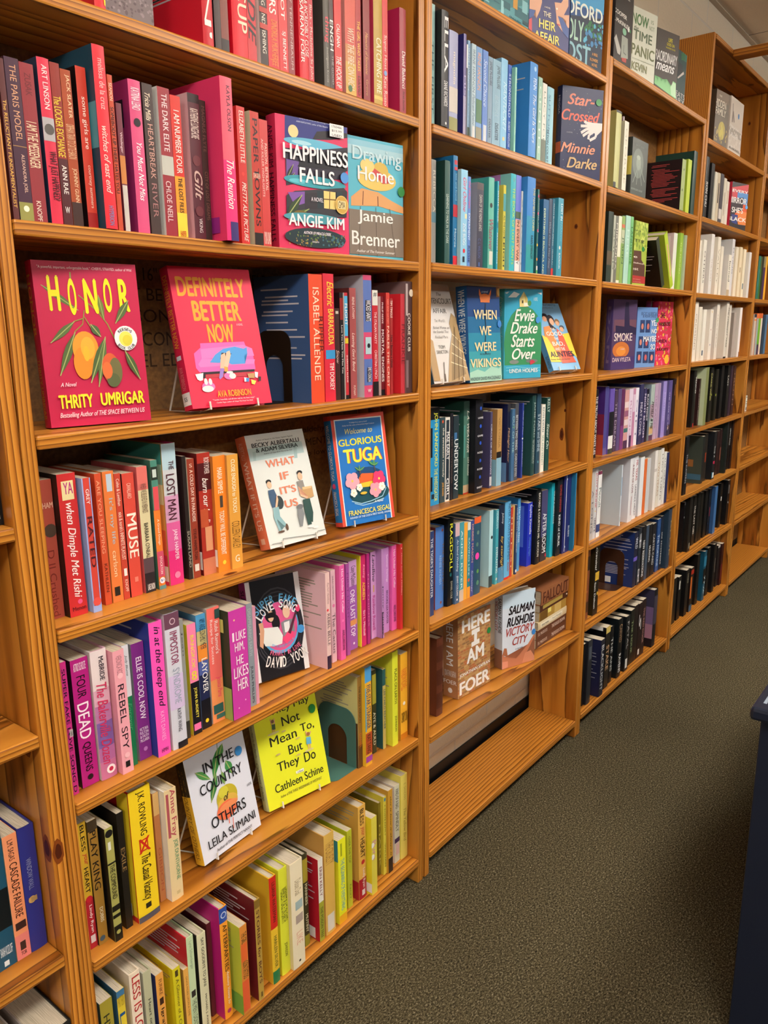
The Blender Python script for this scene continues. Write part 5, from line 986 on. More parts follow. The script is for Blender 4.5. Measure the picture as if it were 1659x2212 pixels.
# ------------------------------------------------------------------ books shown cover out
ART = r"""
#honor A3 0.0522 0.0517 0.2065 0.0221 1.2962 0.241 4.14|.026 h b41c44 5c1028 HONOR~c09030~.08~.45~.25~.75;THRITY UMRIGAR~c09030~.58~.95~.3~.7
D crimson hardcover with yellow block title, mango branch picture and white round seal
B be1e4a
T f4dce0 .050 .028 .954 .050 t|"A powerful, important, unforgettable book." -CHERYL STRAYED, author of Wild
S 8a9a4c .013 .347 .063 .342 .125
L 5a7038 .065 .143 .383 .292 .058
S 8c8c40 .012 .400 .199 .570 .299 .653 .376 .707 .464
T e8e020 .120 .085 .225 .297 B|H
T e8e020 .301 .100 .378 .321 B|O
T e8e020 .452 .099 .582 .312 B|N
T e8e020 .643 .093 .725 .303 B|O
T e8e020 .795 .094 .901 .299 B|R
L 6a7c38 .589 .197 .623 .351 .055
L 54683a .885 .227 .731 .372 .075
S 8c8c40 .009 .436 .291 .407 .376 .319 .423
S 8c8c40 .009 .414 .342 .324 .359
S 8c8c40 .009 .429 .330 .495 .411
L 586c3c .331 .359 .086 .488 .069
L 506438 .325 .423 .138 .686 .082
L 48603a .481 .376 .569 .454 .076
E e09430 .406 .526 .125 .107 0
E e08828 .369 .615 .092 .099 0
E e8a838 .427 .522 .068 .069 0
E d8b030 .407 .556 .030 .047 0
L 4c6038 .611 .454 .421 .738 .084
L 586c3c .609 .463 .491 .766 .070
E d05c34 .631 .651 .088 .095 0
E 6c6840 .677 .670 .065 .084 0
E 58603c .645 .727 .065 .044 0
E d86c38 .593 .664 .050 .053 0
L 485c34 .792 .544 .920 .731 .078
E f0eef0 .814 .465 .116 .078 0
E e4de60 .813 .469 .069 .048 0
E d8cc40 .826 .478 .049 .034 0
A 303030 .811 .466 .089 -50 50 .027|REESE'S
A 303030 .811 .466 .098 235 125 .027|BOOK CLUB
T f0d8dc .123 .729 .276 .754 i|A Novel
T f0e030 .088 .804 .414 .888 B|THRITY
T f0e030 .490 .802 .938 .884 B|UMRIGAR
T f4d8dc .084 .912 .928 .952 i|Bestselling Author of THE SPACE BETWEEN US
#definitely A3 0.2961 0.0286 0.4590 0.0050 1.3062 0.244 13.42|.027 h d01c48 - DEFINITELY BETTER NOW~f0a030~.06~.57~.25~.8;AVA ROBINSON~f08090~.7~.86~.3~.75;=d8e0f0~.62~.65~.25~.8;=f0f0f4~.88~.97~.05~1;SS~404858~.91~.94~.3~.7~h
D bright red hardcover with orange block title and person slumped on pink sofa
B e02048
T f0a028 .065 .072 .902 .210 B|DEFINITELY
T f0a028 .203 .240 .795 .384 B|BETTER
T f0a028 .337 .404 .662 .539 B|NOW
T f4b8c4 .714 .402 .794 .418 |A NOVEL
P e060b0 .222 .543 .770 .536 .783 .571 .858 .621 .858 .740 .836 .750 .154 .747 .121 .716 .127 .614 .216 .574
P e878c0 .213 .584 .210 .651 .870 .643 .858 .588 .753 .560
P e878c0 .210 .651 .155 .691 .174 .712 .851 .702 .871 .670
P 1c1420 .171 .748 .843 .743 .838 .759 .215 .762 .206 .790 .175 .792
P b83040 .218 .765 .794 .760 .803 .793 .210 .790
P 4898dc .297 .681 .375 .628 .487 .586 .638 .572 .744 .589 .790 .579 .785 .625 .736 .646 .733 .699 .560 .701 .511 .684 .393 .686
P 181828 .427 .661 .460 .614 .581 .621 .562 .637 .470 .641
P ecb89c .446 .630 .500 .615 .501 .641 .456 .730 .406 .728
P f0c0a4 .520 .610 .564 .600 .568 .632 .502 .726 .459 .719
P 9478c8 .409 .726 .454 .727 .424 .787 .382 .806 .372 .795
P e8a040 .460 .714 .504 .720 .498 .752 .454 .751
E e070b4 .502 .784 .064 .026 0
E f0e8e4 .543 .785 .042 .021 0
E f0e8e4 .515 .758 .041 .009 0
P f4f0f0 .094 .761 .191 .754 .171 .805 .136 .809 .109 .797
E e070b4 .226 .853 .078 .036 0
E f4ece8 .213 .868 .069 .023 0
E f4ece8 .203 .816 .021 .023 0
E f4ece8 .256 .818 .021 .023 0
P c09460 .733 .775 .824 .772 .817 .810 .741 .807
P f0f0f4 .682 .800 .732 .807 .723 .834 .677 .832
P 4888c8 .704 .806 .746 .807 .733 .834 .700 .833
P f0e060 .766 .819 .829 .832 .801 .858 .765 .851
P f0f0f4 .831 .764 .873 .768 .855 .811 .823 .804
P 302028 .868 .800 .902 .801 .891 .834 .862 .833
T f0a028 .312 .885 .736 .933 b|AVA ROBINSON
T f8d0d8 .240 .945 .772 .958 |"Tender, heartfelt, and all too real (in the best way)."
T f8d0d8 .278 .966 .736 .978 |-Camille Pagan, author of I Hope This Finds You Well
#whatif A4 0.4799 0.0477 0.6347 0.0389 1.0109 0.229 16.59|.031 h dc7858 d8d8d8 WHAT IF IT'S US~f4d8cc~.22~.83~.3~.75;ALBERTALLI~f0c8b8~.05~.2~.3~.7~t;=ecc0ac~.9~.95~.3~.7
D pale hardcover with orange spine, orange letters and two cartoon young men, one with box
B dce0dc
P b8d0d0 -.000 .116 .936 .114 .940 .220 -.000 .227
P a8c4c4 .072 .147 .124 .146 .099 .224 .057 .224
P a8c4c4 .771 .141 .835 .139 .798 .260 .743 .258
T 707478 .164 .046 .800 .062 |Author of Simon vs. the Homo Sapiens Agenda
T 24282c .078 .075 .894 .114 b|BECKY ALBERTALLI
T 24282c .126 .122 .852 .159 b|& ADAM SILVERA
T 707478 .244 .171 .734 .187 |Author of They Both Die at the End
T e08060 .238 .237 .738 .305 b|WHAT
T e08060 .422 .363 .576 .429 b|IF
T e08060 .366 .488 .644 .556 b|IT'S
T e08060 .396 .613 .622 .681 b|US
E 1c1c1c .211 .424 .045 .019 0
E ecb898 .212 .454 .038 .031 0
P 3c5878 .169 .499 .269 .497 .297 .569 .248 .652 .175 .656 .162 .579
E 303c40 .310 .621 .069 .060 0
P ecb898 .296 .544 .302 .595 .227 .700 .203 .690
P 88b0b8 .187 .657 .282 .656 .268 .742 .341 .821 .310 .836 .201 .759 .237 .865 .201 .866 .161 .742
E 604838 .342 .847 .023 .031 0
E 604838 .232 .876 .057 .010 0
E 1c1c1c .763 .394 .049 .020 0
E ecb898 .757 .428 .041 .035 0
P 8c8884 .678 .469 .788 .468 .796 .534 .755 .595 .700 .576
P c09868 .747 .529 .925 .534 .919 .633 .784 .644 .725 .604
P d8b888 .747 .529 .925 .534 .904 .552 .757 .553
P ecb898 .680 .509 .695 .588 .817 .628 .786 .640 .686 .606
P 2c4c48 .709 .641 .836 .643 .841 .775 .796 .861 .754 .849 .767 .766 .768 .877 .704 .875 .694 .757
E e8e8e8 .747 .894 .054 .011 0
E e8e8e8 .830 .911 .049 .011 0
P 808488 .586 .705 .666 .708 .677 .768 .602 .875 .565 .872 .559 .766
E 6c7074 .632 .697 .058 .022 0
S 606868 .007 .029 .961 .215 .969 .221 .938 .813 .975 .837 .951 .995 .953
#tuga A4 0.7052 0.0529 0.8516 0.0213 1.0129 0.244 9.30|.026 h 2880c8 e05040 =dc4c40~0~.04;=dc4c40~.96~1;WELCOME TO GLORIOUS TUGA~f4f0e8~.08~.58~.3~.7;@e04878~.5~.63~6;FRANCESCA SEGAL~f4e8d8~.68~.9~.3~.7
D blue hardcover with red border, yellow title and island house among pink flowers
B e0503c
R f0f0f0 .054 .037 .946 1.000
R 2474c4 .071 .048 .926 1.000
T f0f4f8 .326 .069 .668 .083 |"A delight from start to finish"
T f0f4f8 .190 .092 .798 .106 |-Shelby Van Pelt, author of Remarkably Bright Creatures
T f0e890 .230 .128 .744 .176 i|Welcome to
T f0e030 .090 .218 .904 .281 b|GLORIOUS
T d83c3c .166 .312 .890 .441 B|TUGA
T f0e848 .150 .311 .874 .440 B|TUGA
E 1c4878 .559 .644 .350 .153 0
E 1c4c58 .564 .736 .379 .089 0
S a0d0e8 .013 .207 .783 .383 .818 .573 .809 .799 .782 .886 .710
S a0d0e8 .013 .254 .806 .405 .837 .595 .830 .822 .804
P e06430 .387 .579 .449 .545 .702 .558 .658 .626 .388 .631
P e8c838 .401 .632 .658 .626 .659 .678 .418 .672
L 2c8060 .416 .517 .332 .479 .042
L 2c8060 .416 .517 .516 .486 .042
L 2c8060 .416 .517 .415 .466 .042
S 6c5030 .013 .416 .517 .408 .581
L 309060 .692 .485 .594 .439 .048
L 309060 .692 .485 .779 .465 .048
L 309060 .692 .485 .704 .434 .048
S 6c5030 .013 .692 .485 .710 .578
F f0a8b8 .251 .601 .129
F e83c70 .757 .614 .122
F f0a0b0 .665 .712 .113
F f4f0e8 .251 .710 .062
F f4f0e8 .366 .668 .057
F f4f0e8 .794 .689 .065
E d8b840 .432 .725 .063 .013 0
T e8f0f0 .614 .808 .788 .829 i|A Novel
T f0e058 .112 .866 .914 .914 b|FRANCESCA SEGAL
T d0e4f0 .120 .924 .916 .943 b|WINNER OF THE COSTA FIRST NOVEL AWARD
#superfake A5 0.4640 0.0875 0.5905 0.0579 0.7214 0.213 9.47|.028 p c04c98 e8e8e8 SUPER FAKE~1c1428~.08~.5~.2~.8
D white bordered cover of a black vinyl record with two cartoon musicians, curved lettering around
B e8e8ea
R 14161e .080 -.000 .904 1.000
E 3c3c44 .517 .518 .470 .413 0
E 14161e .517 .518 .449 .396 0
E 3c3c44 .517 .518 .430 .374 0
E 14161e .517 .518 .411 .360 0
E 3c3c44 .516 .521 .390 .337 0
E 14161e .516 .521 .377 .324 0
E 58a8d8 .531 .513 .359 .261 0
E d85890 .534 .499 .333 .245 0
A 64b4e4 .501 .530 .522 -50 46 .130|SUPER FAKE
E 1c1a20 .385 .357 .106 .085 0
E 1c1a20 .466 .454 .076 .082 0
E e0b898 .387 .379 .056 .055 0
R 101014 .329 .342 .446 .394
E 101014 .349 .366 .040 .019 0
E 101014 .434 .379 .041 .019 0
P e8ece8 .140 .518 .240 .477 .495 .501 .564 .597 .532 .677 .373 .681 .223 .657
P d0a080 .151 .422 .228 .419 .238 .505 .179 .678 .124 .642 .159 .493
E 1c1a20 .685 .314 .109 .047 0
E e4bca0 .679 .371 .068 .066 0
P 84848c .555 .467 .639 .451 .798 .459 .795 .588 .710 .604 .574 .612
P e8e8e8 .607 .474 .715 .469 .703 .575 .609 .575
P e84878 .542 .636 .664 .569 .769 .584 .752 .654 .609 .689
P 58283c .661 .583 .841 .393 .871 .405 .710 .604
E e84878 .897 .365 .042 .036 0
A f0f0f0 .511 .543 .446 -54 52 .139|LOVE SONG
O 4898dc .906 .579 .069 .042 0
A 58a8d8 .536 .493 .338 215 140 .036|FROM THE BESTSELLING AUTHOR OF
A e06890 .569 .412 .590 208 150 .077|FRANKLY IN LOVE
A f4f0ec .572 .341 .844 206 152 .176|DAVID YOON
#country A6 0.2623 0.0370 0.4186 0.0467 0.4339 0.215 11.41|.024 h e0b030 e8e8f0 IN THE COUNTRY OF OTHERS~8c6820~.1~.95~.25~.7~i;=302414~0~.35
D pale grey hardcover with dripping two tone fruit and thin black capitals
B d8dae6
S 5c7c50 .010 .557 .009 .527 .151 .543 .417
L 4c8c48 .637 .051 .498 .187 .113
L 3c8444 .549 .068 .392 .317 .126
L 408848 .630 .217 .700 .365 .123
L 4c8c48 .136 .166 .345 .300 .090
L 3c7840 .447 .276 .284 .504 .105
L 5c8c4c .535 .292 .543 .417 .087
E b8a830 .540 .539 .176 .115 0
E d0a848 .534 .591 .171 .075 0
E e06c48 .500 .647 .171 .084 0
E e08858 .539 .616 .157 .035 0
E c8c040 .494 .476 .082 .054 0
S e06850 .014 .499 .724 .491 .783
S e06850 .010 .564 .750 .539 .849
T 202024 .260 .129 .772 .218 |IN THE
T 202024 .146 .303 .862 .397 |COUNTRY
T 202024 .476 .493 .572 .558 i|of
T 202024 .216 .638 .808 .738 |OTHERS
T 404048 .882 .539 .970 .565 |A NOVEL
T 202024 .106 .810 .922 .888 |LEILA SLIMANI
T 404048 .214 .923 .836 .950 |Author of THE PERFECT NANNY
O 3c88cc .857 .193 .061 .044 0
#notmean A6 0.4602 0.0643 0.6238 0.0362 0.4339 0.235 14.00|.024 h d8dca0 - They May Not Mean To, But They Do~5c6048~.1~.5~.3~.7~ti;Cathleen Schine~5c6048~.55~.9~.3~.7~ti
D lime yellow hardcover with casual black handwriting and tiny cartoon people
B dce02c
T 24281c .258 .101 .892 .185 |They May
T 24281c .410 .213 .700 .300 |Not
T 24281c .182 .357 .606 .443 |Mean
T 24281c .674 .345 .896 .431 |To,
T 24281c .438 .491 .662 .578 |But
T 24281c .224 .606 .576 .714 |They
T 24281c .654 .614 .838 .708 |Do
T 24281c .136 .791 .918 .866 |Cathleen Schine
T 5c6030 .196 .901 .870 .926 |Author of THE THREE WEISSMANNS OF WESTPORT
P e8ecd8 .484 .751 .614 .748 .612 .778 .490 .775
T 505040 .506 .754 .602 .774 i|A Novel
S d8a080 .016 .260 .261 .244 .191
S d8a080 .016 .292 .261 .304 .197
E 805c40 .272 .219 .023 .017 0
P 4c6440 .253 .244 .305 .249 .297 .299 .243 .293
S d8a080 .011 .254 .289 .246 .331
S d8a080 .011 .281 .295 .280 .332
S d8a080 .015 .751 .472 .747 .425
S d8a080 .015 .788 .481 .821 .443
E a06c40 .774 .459 .027 .018 0
P 60a8c8 .735 .483 .805 .493 .800 .560 .720 .548
S d8a080 .012 .745 .550 .743 .607
S d8a080 .012 .780 .555 .768 .611
E c8c080 .252 .325 .092 .011 0
E c8c080 .748 .608 .073 .011 0
E c0b070 .408 .342 .037 .008 0
E c0b070 .601 .457 .038 .008 0
E c0b070 .265 .528 .037 .008 0
E c0b070 .567 .607 .038 .008 0
O 2c8c40 .902 .240 .055 .043 0
#happiness A2 0.5300 0.0420 0.6950 0.0120 1.5808 0.235 0.00|.029 h cc3058 - ANGIE KIM~5c1c34~.07~.38~.25~.75;HAPPINESS FALLS~3c1c30~.42~.93~.25~.75
D magenta hardcover with white capitals over torn strips of night house and blue water
B d43460
P 2c3480 .131 -.000 .547 -.000 .997 -.000 1.000 .072 .735 .120 .231 .165 .119 .176
T c8d0ec .320 -.028 .752 -.014 |"I fell in love with the fascinating, brilliant
T c8d0ec .318 -.006 .750 .009 |family at the center of this riveting book"
T c8d0ec .276 .022 .718 .036 |-ANN NAPOLITANO, author of Hello Beautiful
P 28242c .498 .138 .559 .075 .738 .052 1.000 .045 .997 .078 .735 .120
E ecd498 .234 .106 .068 .046 0
E 60b0d0 .535 .176 .434 .037 0
E a8d8e8 .342 .179 .135 .016 0
P 2c2838 .115 .237 .493 .221 .995 .153 .994 .282 .927 .406 .522 .438 .116 .511
P 6c5098 .129 .316 .296 .322 .270 .458 .118 .480
P 1c1c24 .376 .263 .988 .175 .988 .336 .275 .359
L 30303c .119 .470 .220 .349 .056
L 30303c .137 .478 .235 .409 .045
E 3898a8 .520 .459 .437 .045 0
E 60c0d0 .288 .467 .135 .017 0
P 34343c .112 .583 .227 .544 .925 .471 .976 .500 .958 .700 .101 .750
P 7c54a4 .132 .561 .361 .539 .356 .629 .220 .659
P 302c34 .360 .555 .966 .490 .961 .633 .353 .671
R 20343c .533 .522 .616 .655
R ecd080 .627 .515 .798 .649
S 6c5028 .012 .714 .509 .703 .655
S 6c5028 .012 .624 .579 .801 .574
R 20343c .810 .507 .898 .637
L 344830 .101 .750 .320 .568 .094
L 48602c .119 .770 .412 .668 .076
E 70602c .293 .717 .097 .032 0
E 4898a8 .487 .738 .429 .039 0
E 20343c .499 .888 .436 .076 0
N 5c7440 40 .026 .114 .854 .929 .935
N 3c6878 30 .028 .541 .854 .928 .946
N a88848 24 .017 .112 .875 .535 .963
T f4f0f4 .078 .199 .985 .316 b|HAPPINESS
T f4f0f4 .290 .362 .782 .474 b|FALLS
T f0e8f0 .440 .575 .610 .607 |A NOVEL
T f4f0f4 .120 .714 .914 .807 b|ANGIE KIM
T f0e8f0 .320 .840 .712 .862 bi|AUTHOR OF MIRACLE CREEK
T f0e8f0 .438 .913 .533 .925 |HOGARTH
Q f0f0ee .720 -.000 .922 .096|1765466/$15.99/USED
E d8b868 .878 .609 .097 .073 0
E c8a048 .878 .609 .084 .064 0
R e8d8a0 .817 .577 .935 .640
T 50401c .827 .582 .925 .635 |GMA
O 4c90d8 .924 .396 .059 .043 0
#drawing A2 0.7520 0.0600 0.9050 0.0340 1.5808 0.240 0.00|.022 p 50a0b8 - =4888a0~0~1
D seaside paperback, straw sunhat and bare shoulders, white lettering on blue and grey boards
B 58b4cc
R 3c90c0 -.000 -.000 1.000 -.000
R 8cc4d8 -.000 .077 1.000 .024
R a8d0dc -.000 .142 1.000 .071
T e8f0f4 .098 -.047 .876 -.025 i|"Welcome to the gold standard of summertime escapes."
T e8f0f4 .078 -.022 .982 .001 i|-Elin Hilderbrand, author of The Perfect Couple
P d8a068 .042 .490 .228 .410 .529 .424 .763 .479 1.000 .522 1.000 .576 .868 .568 .527 .540 .039 .563
S 602020 .012 .257 .431 .243 .546
S 602020 .013 .518 .459 .522 .541
E e0c468 .506 .322 .352 .092 32
E d0b050 .572 .254 .145 .081 0
P c84848 .369 .252 .445 .229 .739 .305 .712 .342 .608 .349
E e8d080 .333 .221 .126 .057 0
R 807468 -.000 .589 1.000 .960
S 5c5048 .010 .198 .560 .160 .966
S 5c5048 .010 .475 .555 .491 .967
S 5c5048 .011 .735 .552 .836 .955
T c8e4ec .072 .073 .958 .218 |Drawing
T f0f4f4 .158 .231 .814 .343 |Home
T f4f4f0 .146 .587 .792 .706 |Jamie
T f4f4f0 .036 .765 .924 .881 |Brenner
T e8e8e4 .116 .917 .822 .940 i|Author of The Forever Summer
O 2c8844 .951 .394 .065 .043 0
#furry A1 0.2040 0.0600 0.2928 0.0600 1.8737 0.230 0.00|.025 h 504848 -
D cover of shaggy grey fur, cut off by the photo's top
B 74686c
N 8c8084 160 .055 -.028 .331 .999 .892
N 5c5054 160 .055 -.028 .331 .999 .892
#star B1 1.7394 0.0730 1.8724 0.0040 1.8731 0.253 0.00|.024 h 24305c - MEGGA~c8d0e0~.1~.3~.4~.7;=c8603c~.6~.72;=283848~.05~.5~.0~.4
D navy hardcover with starry sky, slanted red and gold script and white hand
B 1c2450
N e8e8f0 70 .009 -.059 .004 1.092 .945
T d87860 .128 .074 .786 .194 bi|Star-
T e0604c -.004 .245 .928 .366 bi|Crossed
P ecdcd8 .734 .363 1.000 .359 1.000 .437 .863 .504 .764 .442
S ecdcd8 .052 .782 .379 .613 .373 .551 .359
S ecdcd8 .052 .783 .394 .602 .407 .469 .412
S ecdcd8 .052 .785 .411 .605 .443 .482 .486
S ecdcd8 .052 .802 .426 .654 .471 .528 .518
S ecdcd8 .052 .858 .464 .843 .518 .702 .559
S ecdcd8 .052 .808 .453 .678 .500 .665 .549
T a8a8b8 .130 .488 .278 .501 |A NOVEL
T d89074 -.004 .605 .842 .715 bi|Minnie
T c8a878 .158 .762 .906 .881 bi|Darke
O 3c9050 .885 .139 .073 .037 0
#betten B3 1.0606 0.0550 1.2256 0.0550 1.3046 0.255 16.50|.022 h 1c3c50 e0e0dc ER~c8d0d4~.8~.9~.3~.7
D cream hardcover leaning back on an easel, serif lettering above sepia old street
B d0ccc8
T 504c48 .604 .089 .734 .121 i|The
T 484440 .232 .146 .985 .202 |BETTENCOURT
T 484440 .402 .253 .774 .299 |AFFAIR
T 8c8884 .388 .360 .676 .391 i|The World's
T 8c8884 .310 .432 .764 .461 i|Richest Woman and
T 8c8884 .284 .474 .704 .502 i|the Scandal That
T 8c8884 .298 .527 .652 .556 i|Rocked Paris
T 68645c .330 .624 .506 .659 |TOM
T 68645c .252 .674 .556 .709 |SANCTON
P a88c60 .894 .295 .998 .343 .995 1.000 .377 .996 .613 .680 .787 .513 .774 .404
P 887048 .883 .416 .875 .611 .924 .930 .480 .988 .678 .681
S e0d0a8 .013 .787 .513 1.063 .613
S e0d0a8 .013 .708 .609 1.033 .712
S e0d0a8 .013 .647 .705 1.011 .797
S e0d0a8 .013 .569 .799 .998 .871
S 5c4830 .014 .901 .441 .553 .979
S 5c4830 .014 .924 .563 .684 .983
S 5c4830 .014 .947 .710 .817 .988
P a88858 .025 .509 .211 .580 .165 .977 -.000 .973
S 504030 .016 .370 .795 .286 .987
S 504030 .032 .321 .912 .302 .988
#vikings B3 1.2354 0.0610 1.3847 0.0508 1.2946 0.249 3.62|.035 h 1c5898 - WHEN WE WERE VIKINGS~d0e0e8~.04~.7~.2~.8
D deep blue hardcover with horned orange helmet and cream serif capitals
B 1c4480
R 206898 -.000 .315 1.000 .488
R 2c88a8 -.000 .482 1.000 .692
R 3c9cac -.000 .675 1.000 .820
R 68b4b0 -.000 .796 1.000 .897
P a0d0c0 -.000 .894 .245 .865 .460 .895 .689 .838 .915 .869 1.000 .833 1.000 1.000 -.000 1.000
R 2c3c68 -.000 .000 1.000 .122
R 8c5c30 .897 .000 1.000 .103
E c8a060 .972 .051 .053 .040 0
E d87840 .535 .119 .161 .046 0
R d87840 .391 .113 .677 .164
P d87840 .390 .125 .351 .083 .364 .023 .413 .070 .457 .106
P d87840 .674 .121 .722 .077 .735 .022 .667 .072 .617 .103
T b8c8e0 .434 .039 .635 .064 i|a novel
S 203040 .022 .548 .178 .516 .313 .541 .436 .498 .584 .508 .709
T ecd8a8 .173 .242 .885 .342 b|WHEN
T ecd8a8 .333 .411 .697 .509 b|WE
T ecd8a8 .166 .581 .840 .676 b|WERE
T 3c5868 .316 .692 .670 .718 i|be legendary.
T ecd8a8 .020 .752 .978 .845 b|VIKINGS
T 48606c .004 .945 .964 .982 |ANDREW DAVID MACDONALD
O 3c80cc .957 .389 .061 .040 0
#evvie B3 1.4583 0.0869 1.5867 0.0352 1.2946 0.251 0.79|.026 h 44b8c8 - Evvie Drake~88c8d0~.08~.6~.2~.8~i;@c8b070~.5~.66~4
D turquoise hardcover with green hill, little yellow house and white brush lettering
B 38a4c8
P f0f4f4 .088 .095 .238 .030 .393 .054 .302 .093
P f0f4f4 .002 .044 .116 .031 .057 .057
P f0f4f4 .862 .040 .974 .036 .975 .060
E 3c9060 .529 .603 .529 .415 0
R 3c9060 .022 .598 1.000 .864
R 38a4c8 -.000 .848 1.000 1.000
E 808c88 .272 .812 .125 .024 0
E 707c7c .746 .806 .161 .022 0
S 70c8dc .012 .057 .875 .337 .866 .654 .885 .977 .884
S 70c8dc .012 .058 .908 .433 .905 .979 .920
P e8d890 .380 .112 .491 .027 .598 .107 .602 .195 .393 .196
P c8b468 .491 .027 .598 .107 .602 .195 .555 .195
R 504830 .443 .125 .485 .157
R f0f0e0 .497 .150 .649 .189
E 4c8c50 .647 .156 .050 .031 0
T d8f0f0 .756 .090 .865 .129 |A NOVEL
T f0f4ec .252 .222 .793 .358 bi|Evvie
T f0f4ec .150 .366 .881 .495 bi|Drake
T f0f4ec .172 .505 .809 .646 bi|Starts
T f0f4ec .202 .659 .834 .785 bi|Over
P c04050 .688 .805 .761 .792 .843 .820 .764 .840 .700 .852
T e8f4f4 .146 .889 .905 .936 b|LINDA HOLMES
O 4490d8 .880 .342 .058 .037 0
#aunties B3 1.7241 0.0600 1.8557 0.0300 1.3086 0.230 26.00|.02 p 4898d8 f4f4f4 SUTANTO~203040~.78~.95~.3~.8
D sky blue paperback leaning far back on wire easel, crowd of cartoon relatives
B 80b4dc
T 384c68 .408 .008 .862 .040 |SUTANTO
T 506078 .338 .061 .734 .082 |bestselling author of
E 24202c .324 .193 .103 .039 0
E d8a080 .296 .238 .077 .042 0
E 24202c .496 .255 .130 .078 0
E e0b090 .517 .282 .078 .053 0
P 24202c .381 .291 .430 .308 .601 .388 .379 .396
E 8c6848 .712 .282 .088 .043 0
E d8a888 .703 .308 .070 .036 0
E 4c5868 .812 .371 .088 .036 0
E d8a888 .789 .398 .070 .036 0
P e88c50 .154 .361 .380 .343 .433 .538 .571 .785 .398 .887 .160 .865 .039 .604
P e0604c .608 .379 .751 .469 .790 .683 .916 .898 .384 .904 .501 .714
P e8d048 -.000 .482 .151 .518 .288 .711 .356 .886 -.000 .877 -.000 .705
P e8d048 .751 .469 1.000 .453 1.000 .704 1.000 .828 .804 .718
T f8f0e8 .374 .376 .527 .414 b|THE
T f8f0e8 .170 .433 .766 .504 b|GOOD,
T f8f0e8 .383 .521 .545 .558 b|THE
T f8f0e8 .266 .584 .690 .655 b|BAD,
T f8f0e8 .299 .672 .653 .715 b|AND THE
T 302c48 .053 .729 .901 .811 b|AUNTIES
T 6c5838 .018 .832 .725 .862 i|Funny, fresh and fearless
#here B6 1.1913 0.0581 1.3515 0.0474 0.4063 0.242 1.00|.052 h a8744c a8744c HERE I AM~e8e4e0~.02~.6~.25~.7;JONATHAN SAFRAN~e8e4e0~.66~.76~.1~.9~h;FOER~f0ece8~.78~.83~.05~.95~h;@f0ece8~.5~.91~8
D thick hardcover patterned like tan brick with big white block letters
B b08458
K
T ece8e4 .122 .049 .985 .207 B|HERE
S ece8e4 .087 .412 .252 .658 .247
S ece8e4 .088 .534 .240 .526 .400
S ece8e4 .087 .404 .400 .650 .393
T ece8e4 .258 .437 .796 .615 B|AM
T ece8e4 .044 .701 .985 .756 b|JONATHAN SAFRAN
T ece8e4 .042 .805 .974 .967 B|FOER
O 2c8040 .943 .321 .055 .040 0
#victory B6 1.4445 0.0591 1.5719 0.0153 0.4063 0.240 1.29|.036 h d0d8e4 e8e4e0 SALMAN RUSHDIE~2c2024~.05~.52~.5~.9;VICTORY CITY~a84c40~.1~.5~.1~.45;=8c6048~.74~1
D pale blue hardcover with black and brick red italic capitals above reddish desert towers
B d4dce8
P c8dcec -.000 -.000 1.000 -.000 1.000 .208 -.000 .189
P c07858 -.000 .798 .083 .836 .434 .903 .786 .752 1.000 .622 1.000 1.000 -.000 1.000
P a86848 -.000 .804 .058 .716 .132 .725 .170 .847
P 8c5840 .702 .899 .877 .764 1.000 .661 1.000 .942
P d89078 -.000 .896 .171 .906 .173 .985 -.000 1.000
P d08868 .700 .860 .880 .844 .997 .939 1.000 1.000 .615 .987
T 1c1418 .176 .167 .985 .288 Bi|SALMAN
T 1c1418 .124 .320 .985 .445 Bi|RUSHDIE
T a8443c .110 .460 .985 .573 bi|VICTORY
T a8443c .304 .604 .782 .711 bi|CITY
T 585c68 .386 .757 .630 .781 i|A NOVEL
E 1c1418 1.066 .102 .100 .074 0
T e8e8e8 .995 .068 1.146 .139 b|30%
O 3c80c8 .960 .596 .059 .040 0
#tealhouse B0 1.2296 0.0350 1.4511 0.0350 2.1663 0.235 0.00|.022 p 48949c -
D paperback of teal town house front with lit yellow window, partly cut off
B 5ca0ac
P 48848c -.000 .369 .943 -.000 .994 .667 -.000 1.000
R 3c707c .673 .752 1.000 .854
R 98d0d8 .364 .788 .425 .923
R 3c6c78 .417 .774 .566 .841
R c89848 .631 .686 .731 .790
R 88c0c8 .838 .661 .962 .778
R 3c707c .209 .829 .332 .841
R 80c4d0 .006 .869 .108 .885
R 6cb0bc .514 .892 .852 .885
T 305c68 .550 .882 .815 .902 b|ENGLISH
R 305460 .850 .854 1.000 .889
#heir B0 1.4875 0.0535 1.6366 0.0100 2.1663 0.234 0.00|.022 p 28346c -
D navy paperback with cream and yellow capitals between two faces in profile
B 2c3474
P d8a488 -.000 .318 .290 .272 .301 .538 .258 .625 .177 .717 .151 .631 .006 .642
P 2c5098 -.000 .643 .151 .639 .107 .702 .012 .731
P c83848 -.000 .750 .070 .723 .079 .861 -.000 .839
P d8a488 .607 .496 .769 .482 .941 .342 .955 .490 .917 .529 .851 .596 .985 .579 .997 .712 .935 .712 .908 .648 .823 .625 .699 .624 .878 .778 .836 .775 .676 .703 .658 .621
P 2c5098 .699 .624 .823 .633 .977 .723 .987 .824 .836 .775
S c83848 .016 .686 .710 .759 .715
E f0e8d8 .669 .555 .020 .011 0
T f0e8e0 .362 .565 .508 .583 |A NOVEL
T f0e8d0 .342 .619 .528 .671 b|THE
T f0e070 .238 .707 .650 .799 b|HEIR
T f0e070 .130 .836 .760 .929 b|AFFAIR
#sandford B0 1.7018 0.0390 1.8481 0.0050 2.1663 0.262 0.00|.024 h 204c80 -
D paperback with huge white blue capitals over blue and green splashes, beside stile
B 1c4c88
R 4098cc -.000 -.000 1.000 .405
P 1c3048 -.000 .527 .986 .449 1.000 .983 .014 1.000
N 2c7048 26 .083 .417 .526 1.018 .656
